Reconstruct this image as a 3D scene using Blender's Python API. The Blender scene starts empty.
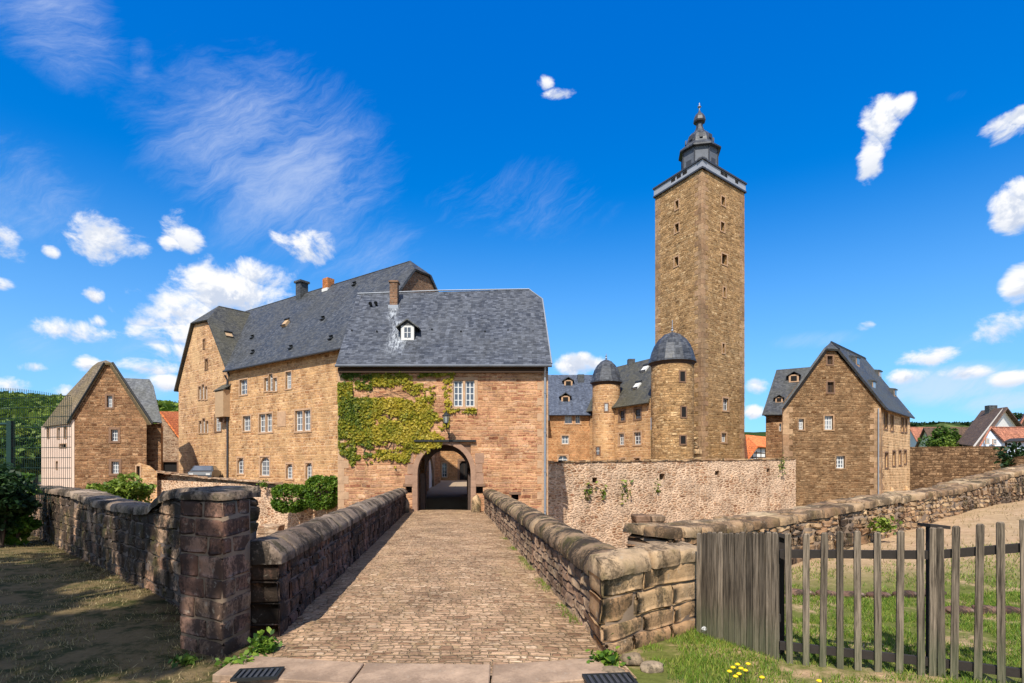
import bpy, math, random
import numpy as np
from mathutils import Vector as V, noise as mn

random.seed(7); rng = np.random.default_rng(7)
C = bpy.context.scene.collection
R = math.radians
# ------------------------------------------------------------------ survey: eye height and bearings taken from the photograph
F, HZ, CX, EZ = 560.0, 468.0, 512.0, 2.2
def P(px, py, Y): return V(((px-CX)/F*Y, Y, EZ+(HZ-py)/F*Y))
def X(px, Y): return (px-CX)/F*Y
def XY(px, Y): return (X(px, Y), Y)
def ray(px, py): return V(((px-CX)/F, 1, (HZ-py)/F))
def hitplane(px, py, p0, n):
    d = ray(px, py); o = V((0, 0, EZ)); t = (p0-o).dot(n)/d.dot(n); return o+d*t
Z = V((0, 0, 1))
def sm(a, b, x):
    t = min(1, max(0, (x-a)/(b-a))); return t*t*(3-2*t)

# ------------------------------------------------------------------ node helpers
class NT:
    def __init__(s, tree): s.t = tree
    def n(s, typ, **k):
        nd = s.t.nodes.new(typ)
        for a, b in k.items():
            if a == 'inp':
                for i, v in b.items():
                    if hasattr(v, 'is_output') or isinstance(v, bpy.types.NodeSocket): s.t.links.new(v, nd.inputs[i])
                    else: nd.inputs[i].default_value = v
            else: setattr(nd, a, b)
        return nd
    def m(s, op, a, b=None, c=None, clamp=False):
        i = {0: a}
        if b is not None: i[1] = b
        if c is not None: i[2] = c
        return s.n('ShaderNodeMath', operation=op, use_clamp=clamp, inp=i).outputs[0]
    def noise(s, vec, scale, detail=4, rough=.55, out=0, dist=0):
        return s.n('ShaderNodeTexNoise', inp={'Vector': vec, 'Scale': scale, 'Detail': detail, 'Roughness': rough, 'Distortion': dist}).outputs[out]
    def ss(s, x, a, b, to0=0., to1=1.):
        return s.n('ShaderNodeMapRange', interpolation_type='SMOOTHSTEP', inp={0: x, 1: a, 2: b, 3: to0, 4: to1}).outputs[0]
    def ramp(s, x, cols):
        nd = s.n('ShaderNodeValToRGB', inp={0: x}); r = nd.color_ramp
        while len(r.elements) < len(cols): r.elements.new(.5)
        for e, (p, c) in zip(r.elements, cols): e.position = p; e.color = (*c, 1)
        return nd.outputs[0]
    def mix(s, f, a, b, mode='MIX'):
        def c(v): return (*v, 1) if isinstance(v, tuple) and len(v) == 3 else v
        nd = s.n('ShaderNodeMix', data_type='RGBA', blend_type=mode, clamp_factor=True)
        for i, v in ((0, f), (6, c(a)), (7, c(b))):
            if isinstance(v, bpy.types.NodeSocket): s.t.links.new(v, nd.inputs[i])
            else: nd.inputs[i].default_value = v
        return nd.outputs[2]
    def scale(s, col, f):
        return s.n('ShaderNodeVectorMath', operation='SCALE', inp={0: col, 'Scale': f}).outputs[0]
    def mapping(s, vec, sc):
        return s.n('ShaderNodeMapping', inp={'Vector': vec, 'Scale': sc}).outputs[0]
def newmat(name):
    m = bpy.data.materials.new(name); m.use_nodes = True
    t = m.node_tree; t.nodes.clear(); g = NT(t)
    out = g.n('ShaderNodeOutputMaterial'); b = g.n('ShaderNodeBsdfPrincipled')
    t.links.new(b.outputs[0], out.inputs[0])
    return m, g, b, out
def setin(g, b, **k):
    for a, v in k.items():
        a = {'col': 'Base Color', 'rough': 'Roughness', 'spec': 'Specular IOR Level', 'metal': 'Metallic', 'normal': 'Normal'}[a]
        if isinstance(v, bpy.types.NodeSocket): g.t.links.new(v, b.inputs[a])
        else: b.inputs[a].default_value = (*v, 1) if a == 'Base Color' and len(v) == 3 else v
def bump(g, h, strength, dist): return g.n('ShaderNodeBump', inp={'Height': h, 'Strength': strength, 'Distance': dist}).outputs[0]

def masonry(name, bw, bh, cols, mortar, mw, d1=.05, d2=.012, bmp=.5, dist=.03, var=.45, stain=.35, staincol=(.05, .035, .025), stainscale=.35, patch=None):
    """irregular coursed stone, coordinates in metres from the UV map"""
    m, g, b, out = newmat(name)
    uv = g.n('ShaderNodeTexCoord').outputs['UV']
    n1 = g.noise(uv, 1.1, 3, .5, 1); n2 = g.noise(uv, 7., 3, .5, 1)
    vm = lambda op, a, bb: g.n('ShaderNodeVectorMath', operation=op, inp={0: a, 1: bb}).outputs[0]
    w1 = g.scale(vm('SUBTRACT', n1, (.5, .5, .5)), d1*2); w2 = g.scale(vm('SUBTRACT', n2, (.5, .5, .5)), d2*2)
    p = vm('ADD', vm('ADD', uv, w1), w2)
    s = g.n('ShaderNodeSeparateXYZ', inp={0: p})
    x, y = s.outputs[0], s.outputs[1]
    yy = g.m('DIVIDE', y, bh)
    yy = g.m('ADD', yy, g.m('MULTIPLY', g.m('SINE', g.m('MULTIPLY', yy, 1.7)), .3))
    r = g.m('FLOOR', yy); fy = g.m('FRACT', yy)
    rr = g.n('ShaderNodeTexWhiteNoise', noise_dimensions='1D', inp={'W': r}).outputs[0]
    xx = g.m('ADD', g.m('DIVIDE', x, g.m('MULTIPLY_ADD', rr, bw*.5, bw*.75)), g.m('MULTIPLY', rr, 37.3))
    xx = g.m('ADD', xx, g.m('MULTIPLY', g.m('SINE', g.m('MULTIPLY_ADD', r, 2.3, g.m('MULTIPLY', xx, 2.1))), .32))
    c = g.m('FLOOR', xx); fx = g.m('FRACT', xx)
    idn = g.n('ShaderNodeTexWhiteNoise', noise_dimensions='2D', inp={'Vector': g.n('ShaderNodeCombineXYZ', inp={0: c, 1: r}).outputs[0]})
    idv, idc = idn.outputs[0], idn.outputs[1]
    du = g.m('MULTIPLY', g.m('MINIMUM', fx, g.m('SUBTRACT', 1., fx)), bw)
    dv = g.m('MULTIPLY', g.m('MINIMUM', fy, g.m('SUBTRACT', 1., fy)), bh)
    fine = g.noise(uv, 22, 4, .6)
    d = g.m('ADD', g.m('MINIMUM', du, dv), g.m('MULTIPLY_ADD', fine, mw*1.2, -mw*.6))
    mask = g.ss(d, mw*.25, mw)
    stone = g.ramp(idv, cols)
    med = g.noise(uv, 3.5, 5, .65)
    fac = g.m('ADD', g.m('MULTIPLY_ADD', med, var*1.6, 1-var*.8), g.m('MULTIPLY_ADD', fine, var, -var*.5))
    stone = g.scale(stone, fac)
    blot = g.noise(uv, .9, 8, .72); spk = g.noise(uv, 9., 5, .7)
    col = g.mix(mask, g.mix(fine, tuple(q*.8 for q in mortar), tuple(q*1.2 for q in mortar)), stone)
    col = g.scale(col, g.m('MULTIPLY', g.ss(blot, .3, .7, .62, 1.22), g.ss(spk, .34, .5, .5, 1.08)))
    st = g.noise(g.mapping(uv, (1.7, .4, 1.)), stainscale*1.3, 7, .72, 0, .4)
    col = g.mix(g.m('MULTIPLY', g.ss(st, .48, .72), stain), col, staincol)
    if patch:   # pale lime render left on parts of the wall
        pn = g.noise(g.mapping(uv, (1, .7, 1)), patch[1], 6, .7)
        col = g.mix(g.m('MULTIPLY', g.ss(pn, .44, .6), patch[2]), col, patch[0])
    sep = g.n('ShaderNodeSeparateColor', inp={0: idc}).outputs[1]
    h = g.m('ADD', g.m('MULTIPLY', mask, g.m('MULTIPLY_ADD', sep, .6, .7)), g.m('MULTIPLY', med, .55))
    h = g.m('ADD', h, g.m('MULTIPLY', fine, .3))
    col = g.n('ShaderNodeHueSaturation', inp={'Saturation': 1.05, 'Value': 1.0, 'Color': col}).outputs[0]
    setin(g, b, col=col, rough=.93, spec=.15, normal=bump(g, h, bmp, dist))
    return m

def rubble(name, sc, cols, mortar, mw=.09, bmp=.6, dist=.04, patch=None, stain=.3):
    m, g, b, out = newmat(name)
    uv = g.n('ShaderNodeTexCoord').outputs['UV']
    vm = lambda op, a, bb: g.n('ShaderNodeVectorMath', operation=op, inp={0: a, 1: bb}).outputs[0]
    n2 = g.noise(uv, 5., 3, .5, 1)
    p = vm('ADD', g.mapping(uv, (sc, sc*2.5, 1)), g.scale(vm('SUBTRACT', n2, (.5, .5, .5)), .35))
    v1 = g.n('ShaderNodeTexVoronoi', voronoi_dimensions='2D', inp={'Vector': p, 'Scale': 1., 'Randomness': .9})
    v2 = g.n('ShaderNodeTexVoronoi', voronoi_dimensions='2D', feature='DISTANCE_TO_EDGE', inp={'Vector': p, 'Scale': 1., 'Randomness': .9})
    fine = g.noise(uv, 20, 4, .6); med = g.noise(uv, 3., 5, .65)
    d = g.m('ADD', v2.outputs[0], g.m('MULTIPLY_ADD', fine, mw, -mw*.5))
    sz = g.n('ShaderNodeSeparateColor', inp={0: v1.outputs['Color']})
    mask = g.ss(g.m('SUBTRACT', d, g.m('MULTIPLY', sz.outputs[2], mw)), 0., mw*.8)
    stone = g.scale(g.ramp(sz.outputs[0], cols), g.m('MULTIPLY_ADD', med, .9, .55))
    col = g.mix(mask, g.scale(g.n('ShaderNodeRGB').outputs[0], 1.) if False else g.mix(med, tuple(q*.8 for q in mortar), tuple(q*1.2 for q in mortar)), stone)
    if patch:
        pn = g.noise(uv, patch[1], 7, .7)
        col = g.mix(g.m('MULTIPLY', g.ss(pn, .42, .58), patch[2]), col, patch[0])
    spk = g.noise(uv, 7., 6, .72); blot = g.noise(uv, .8, 8, .72); col = g.scale(col, g.m('MULTIPLY', g.ss(blot, .3, .7, .7, 1.15), g.ss(spk, .36, .5, .42, 1.06)))
    st = g.noise(g.mapping(uv, (1.7, .4, 1)), .6, 7, .72, 0, .5)
    col = g.mix(g.m('MULTIPLY', g.ss(st, .5, .72), stain), col, (.1, .06, .04))
    h = g.m('ADD', g.m('MULTIPLY', mask, 1.), g.m('MULTIPLY', med, .8)); h = g.m('ADD', h, g.m('MULTIPLY', fine, .3))
    setin(g, b, col=col, rough=.95, spec=.1, normal=bump(g, h, bmp, dist))
    return m

def slate(name, c1, c2, cw=.3, ch=.17, moss=0., mosscol=(.12, .11, .05), rough=.5, stains=()):
    m, g, b, out = newmat(name)
    uv = g.n('ShaderNodeTexCoord').outputs['UV']
    s = g.n('ShaderNodeSeparateXYZ', inp={0: uv})
    wob = g.noise(uv, .8, 3, .5)
    yy = g.m('ADD', g.m('DIVIDE', s.outputs[1], ch), g.m('MULTIPLY', wob, 1.2))
    r = g.m('FLOOR', yy); fy = g.m('FRACT', yy)
    rr = g.n('ShaderNodeTexWhiteNoise', noise_dimensions='1D', inp={'W': r}).outputs[0]
    xx = g.m('ADD', g.m('DIVIDE', s.outputs[0], cw), g.m('MULTIPLY', rr, 9.3)); c = g.m('FLOOR', xx); fx = g.m('FRACT', xx)
    idn = g.n('ShaderNodeTexWhiteNoise', noise_dimensions='2D', inp={'Vector': g.n('ShaderNodeCombineXYZ', inp={0: c, 1: r}).outputs[0]})
    col = g.mix(idn.outputs[0], c1, c2)
    streak = g.noise(g.mapping(uv, (2.2, .35, 1)), 1., 6, .7); spk = g.noise(g.mapping(uv, (3, 7, 1)), 1.3, 5, .7)
    col = g.scale(col, g.m('MULTIPLY', g.m('MULTIPLY_ADD', streak, 1.5, .3), g.ss(spk, .35, .62, .55, 1.35)))
    big = g.noise(uv, .35, 5, .6)
    if moss: col = g.mix(g.m('MULTIPLY', g.ss(big, .38, .62), moss), col, mosscol)
    if stains:   # pale lime runs below chimney and dormer
        ps = g.n('ShaderNodeSeparateXYZ', inp={0: g.n('ShaderNodeNewGeometry').outputs['Position']}); ns = g.noise(g.mapping(uv, (9, 2.2, 1)), 1., 6, .75)
        for (xc, hw, z0, z1) in stains:
            dx = g.m('ABSOLUTE', g.m('SUBTRACT', ps.outputs[0], xc)); a_ = g.m('MULTIPLY', g.ss(dx, hw*1.3, hw*.2), g.m('MULTIPLY', g.ss(ps.outputs[2], z0-.4, z0+.5), g.ss(ps.outputs[2], z1+.4, z1)))
            col = g.mix(g.m('MULTIPLY', a_, g.ss(ns, .42, .6)), col, (.36, .38, .40))
    edge = g.m('MINIMUM', g.ss(fy, 0., .18), g.ss(g.m('MINIMUM', fx, g.m('SUBTRACT', 1., fx)), 0., .06, .35, 1.))
    col = g.mix(edge, g.scale(col, .45), col)
    h = g.m('ADD', g.m('SUBTRACT', 1., fy), g.m('MULTIPLY', idn.outputs[0], .35))
    setin(g, b, col=col, rough=g.m('MULTIPLY_ADD', idn.outputs[0], .25, rough), spec=.35, normal=bump(g, h, .5, .025))
    return m

def plain(name, col, rough=.8, var=.2, sc=6., spec=.3, metal=0., bmp=.15, stretch=(1, 1, 1)):
    m, g, b, out = newmat(name)
    oc = g.mapping(g.n('ShaderNodeTexCoord').outputs['Object'], stretch)
    n = g.noise(oc, sc, 6, .65); n2 = g.noise(oc, sc*7, 3, .6)
    f = g.m('ADD', g.m('MULTIPLY_ADD', n, var*2.4, 1-var*1.2), g.m('MULTIPLY_ADD', n2, var, -var*.5))
    k = g.n('ShaderNodeRGB'); k.outputs[0].default_value = (*col, 1)
    setin(g, b, col=g.scale(k.outputs[0], f), rough=rough, spec=spec, metal=metal, normal=bump(g, g.m('ADD', n, n2), bmp, .02))
    return m

def stonemat(name, cols, stain=.6, staincol=(.02, .017, .013), sc=1.2, bmp=.7, light=(.42, .36, .28), lam=.25, moss=0., cov=.44):
    """separately laid stones: each carries its own tone, with weather stains, lichen and moss running across them"""
    m, g, b, out = newmat(name)
    at = g.n('ShaderNodeAttribute', attribute_name='rnd').outputs['Fac']
    oc = g.n('ShaderNodeTexCoord').outputs['Object']
    col = g.ramp(at, cols)
    med = g.noise(oc, 4.5, 7, .68); fine = g.noise(oc, 26, 6, .7); big = g.noise(g.mapping(oc, (1, 1, .55)), sc, 7, .68, 0, .5)
    col = g.scale(col, g.m('ADD', g.m('MULTIPLY_ADD', med, 1.5, .3), g.m('MULTIPLY_ADD', fine, .7, -.35)))
    col = g.mix(g.m('MULTIPLY', g.ss(g.m('ADD', big, g.m('MULTIPLY_ADD', fine, .45, -.225)), cov, cov+.14), stain), col, staincol)
    sp = g.noise(oc, 11, 4, .6, 0, .6)
    col = g.mix(g.m('MULTIPLY', g.ss(sp, .6, .68), lam), col, light)
    if moss: col = g.mix(g.m('MULTIPLY', g.ss(g.noise(oc, 1.9, 6, .7), .5, .66), moss), col, (.075, .075, .012))
    h = g.m('ADD', g.m('MULTIPLY', med, 1.), g.m('MULTIPLY', fine, .45))
    setin(g, b, col=col, rough=.92, spec=.18, normal=bump(g, h, bmp, .035))
    return m

def leafmat(name, cols, rough=.55):
    m, g, b, out = newmat(name)
    at = g.n('ShaderNodeAttribute', attribute_name='rnd').outputs['Fac']
    col = g.ramp(at, cols)
    setin(g, b, col=col, rough=rough, spec=.25)
    tr = g.n('ShaderNodeBsdfTranslucent', inp={0: g.scale(col, 1.3)})
    ms = g.n('ShaderNodeMixShader', inp={0: .3, 1: b.outputs[0], 2: tr.outputs[0]})
    g.t.links.new(ms.outputs[0], out.inputs[0])
    return m

# ------------------------------------------------------------------ materials
RED = [(0, (.22, .085, .05)), (.2, (.42, .21, .125)), (.45, (.52, .295, .18)), (.65, (.33, .145, .09)), (.85, (.60, .38, .24)), (1, (.29, .155, .10))]
OCH = [(0, (.24, .115, .052)), (.25, (.47, .26, .125)), (.5, (.56, .335, .165)), (.75, (.33, .16, .078)), (1, (.64, .42, .23))]
BRN = [(0, (.15, .07, .035)), (.3, (.29, .155, .08)), (.55, (.36, .205, .11)), (.8, (.20, .10, .055)), (1, (.42, .26, .15))]
M = {}
M['gate_stone'] = masonry('gate_stone', .36, .135, RED, (.50, .29, .155), .03, d1=.10, d2=.03, stain=.35, staincol=(.24, .11, .05), patch=((.58, .32, .165), .5, .35))
M['palace_stone'] = masonry('palace_stone', .38, .16, OCH, (.54, .36, .22), .035, d1=.09, d2=.03, stain=.3, staincol=(.20, .11, .05), patch=((.62, .39, .20), .4, .4))
M['palace_gable'] = masonry('palace_gable', .38, .16, OCH, (.58, .38, .24), .04, d1=.1, d2=.03, stain=.4, staincol=(.22, .12, .06), patch=((.66, .44, .24), .35, .6))
M['brown_stone'] = masonry('brown_stone', .36, .16, BRN, (.34, .205, .115), .03, d1=.1, d2=.03, stain=.3, bmp=1., dist=.06)
M['tower_stone'] = masonry('tower_stone', .33, .145, [(0, (.18, .10, .045)), (.25, (.45, .265, .125)), (.5, (.58, .365, .185)), (.75, (.32, .18, .09)), (1, (.72, .50, .28))], (.48, .305, .155), .03, d1=.13, d2=.035, var=.6, stain=.3, staincol=(.10, .06, .03), bmp=1., dist=.08, patch=((.46, .29, .15), .22, .3))
M['store_stone'] = masonry('store_stone', .30, .125, [(0, (.13, .065, .03)), (.25, (.27, .155, .08)), (.5, (.36, .225, .12)), (.75, (.21, .115, .058)), (1, (.44, .29, .165))], (.30, .185, .10), .03, d1=.13, d2=.04, var=.6, stain=.4, staincol=(.09, .055, .03), bmp=1., dist=.08)
M['corner_far'] = stonemat('corner_far', [(0, (.30, .17, .09)), (.5, (.44, .28, .155)), (1, (.36, .21, .12))], stain=.5, staincol=(.12, .075, .04), sc=.7, lam=.2)
M['store_side'] = masonry('store_side', .4, .17, OCH, (.68, .45, .25), .06, stain=.15, patch=((.76, .50, .28), .6, .85))  # pale plaster tone, with the side's sunlit brightness put into the colour
M['orange_stone'] = masonry('orange_stone', .35, .13, [(0, (.30, .13, .06)), (.5, (.48, .25, .12)), (1, (.40, .21, .11))], (.45, .28, .15), .03, stain=.3, staincol=(.2, .1, .05))
M['moat_stone'] = rubble('moat_stone', 2.4, [(0, (.20, .09, .045)), (.3, (.42, .22, .115)), (.6, (.58, .36, .21)), (.8, (.34, .16, .085)), (1, (.66, .45, .29))], (.66, .45, .29), .2, patch=((.74, .52, .35), .6, .7), bmp=1., dist=.06, stain=.4)
M['rough_stone'] = rubble('rough_stone', 2.8, [(0, (.22, .12, .07)), (.4, (.36, .23, .14)), (.8, (.46, .33, .22)), (1, (.24, .15, .10))], (.42, .29, .19), .1, stain=.5)
M['back_wall_stone'] = masonry('back_wall_stone', .38, .17, [(0, (.10, .055, .03)), (.5, (.24, .145, .08)), (1, (.34, .215, .125))], (.17, .10, .055), .035, d1=.15, d2=.05, var=.7, stain=.5, bmp=1., dist=.08)
M['plaster'] = plain('plaster', (.62, .46, .36), .9, .12, 1.5)
M['white_wall'] = plain('white_wall', (.74, .72, .68), .9, .06, 1.)
M['cream_wall'] = plain('cream_wall', (.72, .66, .42), .9, .06, 1.)
M['blue_wall'] = plain('blue_wall', (.50, .58, .70), .9, .06, 1.)
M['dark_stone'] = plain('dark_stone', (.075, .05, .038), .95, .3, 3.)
M['trim'] = plain('trim', (.45, .28, .165), .9, .4, 3.)
M['trim_mid'] = plain('trim_mid', (.31, .185, .12), .9, .45, 2.5)
M['trim_dark'] = plain('trim_dark', (.20, .115, .07), .9, .45, 2.5)
M['slate_gate'] = slate('slate_gate', (.024, .028, .037), (.085, .093, .113), cw=.24, ch=.15, moss=.15, mosscol=(.12, .12, .11), stains=[(-6.75, .3, 10.5, 11.4), (-6.1, .55, 8.2, 10.2)])
M['slate_main'] = slate('slate_main', (.030, .034, .040), (.066, .071, .082), moss=.3, mosscol=(.07, .064, .045))
M['slate_side'] = slate('slate_side', (.042, .041, .036), (.08, .077, .066), moss=.5, mosscol=(.085, .075, .04))
M['slate_brown'] = slate('slate_brown', (.10, .075, .05), (.17, .13, .085), moss=.5, mosscol=(.18, .13, .045), rough=.75)
M['slate_grey'] = slate('slate_grey', (.085, .088, .092), (.125, .13, .135), moss=.2)
M['slate_blue'] = slate('slate_blue', (.045, .055, .08), (.08, .095, .13))
M['slate_dome'] = slate('slate_dome', (.028, .031, .037), (.07, .075, .086), cw=.35, ch=.3, rough=.35)
M['slate_dark'] = slate('slate_dark', (.035, .037, .042), (.065, .068, .074), moss=.2)
M['tile_orange'] = slate('tile_orange', (.55, .13, .035), (.68, .20, .06), .25, .3, rough=.8)
M['tile_red'] = slate('tile_red', (.26, .10, .06), (.36, .15, .09), .25, .3, rough=.8)
M['tile_brown'] = slate('tile_brown', (.075, .045, .03), (.12, .075, .05), .25, .3, rough=.75)
M['brick'] = masonry('brick', .24, .08, [(0, (.17, .09, .055)), (1, (.27, .15, .09))], (.25, .2, .15), .012, d1=.01, d2=.003)
M['brick_orange'] = masonry('brick_orange', .24, .08, [(0, (.45, .14, .05)), (1, (.58, .24, .10))], (.4, .25, .15), .012, d1=.01, d2=.003)
M['white_frame'] = plain('white_frame', (.60, .59, .56), .6, .06, 8., bmp=.03)
M['lead'] = plain('lead', (.28, .30, .33), .5, .15, 3., metal=.3)
M['lead_dark'] = plain('lead_dark', (.05, .052, .058), .45, .25, 3.)
M['drum_grey'] = plain('drum_grey', (.11, .12, .14), .6, .4, 2.)
M['band_grey'] = plain('band_grey', (.33, .34, .37), .6, .2, 1.4)
M['black_metal'] = plain('black_metal', (.018, .02, .02), .5, .2, 9.)
M['green_metal'] = plain('green_metal', (.012, .035, .028), .45, .15, 9.)
M['timber'] = plain('timber', (.06, .035, .022), .8, .3, 5.)
M['oriel_wood'] = plain('oriel_wood', (.42, .28, .16), .9, .2, 3.)
M['dark_void'] = plain('dark_void', (.012, .01, .009), .9, .2, 4.)
M['car_paint'] = plain('car_paint', (.05, .06, .07), .35, .04, 3., spec=.4, bmp=0.)
M['rubber'] = plain('rubber', (.015, .015, .015), .8)
m, g, b, o = newmat('glass_dark'); n_ = g.noise(g.n('ShaderNodeTexCoord').outputs['Object'], 1.3, 2)
rnd_ = g.n('ShaderNodeObjectInfo').outputs['Random']; setin(g, b, col=g.mix(g.m('MULTIPLY', rnd_, rnd_), g.mix(n_, (.02, .026, .035), (.10, .12, .15)), (.36, .36, .35)), rough=.08, spec=.8); M['glass'] = m
m, g, b, o = newmat('lamp_glass'); setin(g, b, col=(.55, .6, .62), rough=.1, spec=.6); b.inputs['Alpha'].default_value = .45; M['lamp_glass'] = m
# weathered fence wood
m, g, b, o = newmat('fence_wood'); oc = g.n('ShaderNodeTexCoord').outputs['Object']; at = g.n('ShaderNodeObjectInfo').outputs['Random']
gr = g.noise(g.mapping(oc, (60, 60, 2.2)), 1., 6, .7); g2 = g.noise(g.mapping(oc, (8, 8, 1.)), 1., 5, .7)
col = g.mix(g.ss(gr, .3, .7), (.024, .018, .013), (.23, .18, .13)); col = g.scale(col, g.m('MULTIPLY_ADD', at, .95, .45))
sepz = g.n('ShaderNodeSeparateXYZ', inp={0: g.n('ShaderNodeNewGeometry').outputs['Position']}).outputs[2]
col = g.mix(g.m('MULTIPLY', g.ss(g.m('ADD', sepz, g.m('MULTIPLY', g2, .7)), .95, .45), .4), col, (.10, .12, .06))
setin(g, b, col=g.scale(col, g.m('MULTIPLY_ADD', g2, 1.2, .5)), rough=.85, spec=.2, normal=bump(g, gr, .7, .006)); M['fence'] = m
M['fence_dark'] = plain('fence_dark', (.03, .024, .02), .9, .35, 6.)
M['pier'] = stonemat('pier', [(0, (.11, .055, .038)), (.25, (.25, .135, .09)), (.5, (.34, .20, .135)), (.75, (.17, .088, .06)), (1, (.32, .22, .14))], stain=.85, staincol=(.04, .025, .02), sc=2., lam=.35, cov=.41)
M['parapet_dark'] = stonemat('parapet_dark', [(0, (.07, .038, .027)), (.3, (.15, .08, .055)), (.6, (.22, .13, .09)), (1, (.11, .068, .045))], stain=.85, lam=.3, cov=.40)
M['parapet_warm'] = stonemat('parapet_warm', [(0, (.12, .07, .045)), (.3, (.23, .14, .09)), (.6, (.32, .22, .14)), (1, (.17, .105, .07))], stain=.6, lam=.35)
M['cap'] = stonemat('cap', [(0, (.13, .09, .065)), (.5, (.22, .16, .115)), (1, (.30, .225, .16))], stain=.88, staincol=(.022, .017, .012), sc=1.8, lam=.25, moss=.2)
M['cap_mossy'] = stonemat('cap_mossy', [(0, (.13, .08, .05)), (.5, (.22, .145, .085)), (1, (.32, .22, .13))], stain=.9, staincol=(.022, .017, .012), sc=1.8, lam=.2, moss=.45)
M['cap_ochre'] = stonemat('cap_ochre', [(0, (.20, .12, .065)), (.5, (.32, .205, .115)), (1, (.42, .30, .18))], stain=.8, staincol=(.04, .028, .018), sc=1.6, lam=.25, moss=.3)
M['corner'] = stonemat('corner', [(0, (.26, .14, .07)), (.3, (.38, .23, .115)), (.6, (.46, .31, .17)), (1, (.33, .19, .10))], stain=.85, staincol=(.05, .038, .024), sc=1.6, lam=.3, moss=.3)
M['garden_wall'] = stonemat('garden_wall', [(0, (.19, .10, .06)), (.35, (.34, .20, .12)), (.7, (.44, .29, .18)), (1, (.24, .14, .085))], stain=.93, staincol=(.022, .017, .013), sc=1.1, cov=.37, lam=.35, moss=.35)
M['long_wall'] = stonemat('long_wall', [(0, (.20, .11, .055)), (.3, (.33, .20, .105)), (.6, (.43, .285, .155)), (1, (.27, .145, .075))], stain=.92, staincol=(.035, .024, .016), sc=1.2, lam=.25, moss=.25)
M['mortar'] = plain('mortar', (.22, .155, .105), .98, .25, 6.)
M['mortar_dark'] = plain('mortar_dark', (.13, .095, .075), .98, .3, 6.)
M['slab'] = stonemat('slab', [(0, (.28, .19, .125)), (1, (.36, .25, .17))], stain=.6, staincol=(.18, .12, .08), sc=.9, lam=.2, bmp=.35)
M['pale_rock'] = stonemat('pale_rock', [(0, (.22, .16, .10)), (1, (.32, .24, .16))], stain=.7, lam=.2)
# cobbled deck
M['cobble'] = masonry('cobble', .145, .09, [(0, (.22, .125, .075)), (.2, (.38, .24, .15)), (.45, (.46, .305, .195)), (.7, (.32, .20, .125)), (1, (.54, .385, .255))], (.30, .205, .12), .018, d1=.12, d2=.03, bmp=1., dist=.026, var=.4, stain=.5, staincol=(.36, .245, .13), stainscale=.55)
# ground sheet
m, g, b, o = newmat('ground_mix'); pos = g.n('ShaderNodeNewGeometry').outputs['Position']
sp = g.n('ShaderNodeSeparateXYZ', inp={0: pos}); n1 = g.noise(pos, .8, 7, .7); n2 = g.noise(pos, 9., 6, .7); n3 = g.noise(pos, .33, 5, .65)
dry = g.mix(n2, (.17, .11, .04), (.42, .29, .14)); grn = g.mix(n2, (.05, .06, .013), (.18, .19, .045)); sand = g.mix(g.m('ADD', n2, g.m('MULTIPLY_ADD', g.noise(pos, 2.2, 6, .7), 1.2, -.6)), (.24, .15, .075), (.60, .41, .255))
left = g.mix(g.ss(g.noise(pos, 1.7, 8, .75), .44, .6), g.mix(n2, (.075, .055, .025), (.25, .175, .085)), g.mix(n2, (.016, .022, .006), (.07, .07, .022)))  # left lawn: darkened browns and greens, tree shade put into the ground colour
right = g.mix(g.ss(g.m('ADD', n1, g.m('MULTIPLY', n3, .5)), .72, .9), grn, sand)
far_sand = g.ss(sp.outputs[1], 9.6, 12.5); right = g.mix(g.m('MULTIPLY', far_sand, .85), right, sand)
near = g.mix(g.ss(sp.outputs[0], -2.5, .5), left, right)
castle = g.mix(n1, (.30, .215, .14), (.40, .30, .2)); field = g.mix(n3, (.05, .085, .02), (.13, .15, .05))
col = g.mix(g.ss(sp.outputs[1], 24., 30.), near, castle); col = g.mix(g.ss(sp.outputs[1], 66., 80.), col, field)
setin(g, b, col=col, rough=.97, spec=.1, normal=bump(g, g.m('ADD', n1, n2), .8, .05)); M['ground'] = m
m, g, b, o = newmat('hill_wood'); pos = g.n('ShaderNodeNewGeometry').outputs['Position']
n1 = g.noise(pos, .012, 6, .7); n2 = g.noise(pos, .12, 6, .75)
setin(g, b, col=g.mix(g.ss(n1, .45, .6), g.mix(n2, (.012, .028, .012), (.045, .07, .02)), g.mix(n2, (.07, .11, .03), (.15, .17, .06))), rough=1., spec=0.); M['hill'] = m
M['ivy'] = leafmat('ivy', [(0, (.06, .10, .008)), (.3, (.17, .19, .014)), (.6, (.32, .27, .02)), (1, (.46, .35, .04))])
M['hedge'] = leafmat('hedge', [(0, (.025, .07, .008)), (.5, (.08, .16, .015)), (1, (.20, .28, .03))])
M['leaf'] = leafmat('leaf', [(0, (.02, .05, .008)), (.5, (.06, .12, .015)), (1, (.15, .21, .03))])
M['leaf_light'] = leafmat('leaf_light', [(0, (.045, .09, .01)), (.5, (.14, .20, .02)), (1, (.27, .32, .05))])
M['leaf_dark'] = leafmat('leaf_dark', [(0, (.008, .025, .008)), (.6, (.02, .05, .014)), (1, (.05, .09, .02))])
M['grass'] = leafmat('grass', [(0, (.05, .11, .010)), (.5, (.14, .24, .02)), (1, (.34, .34, .07))])
M['grass_dry'] = leafmat('grass_dry', [(0, (.10, .09, .025)), (.5, (.28, .21, .09)), (1, (.45, .35, .18))])
M['petal'] = plain('petal', (.85, .55, .01), .6, .1)
M['bark'] = plain('bark', (.09, .06, .04), .95, .35, 5.)

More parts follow.
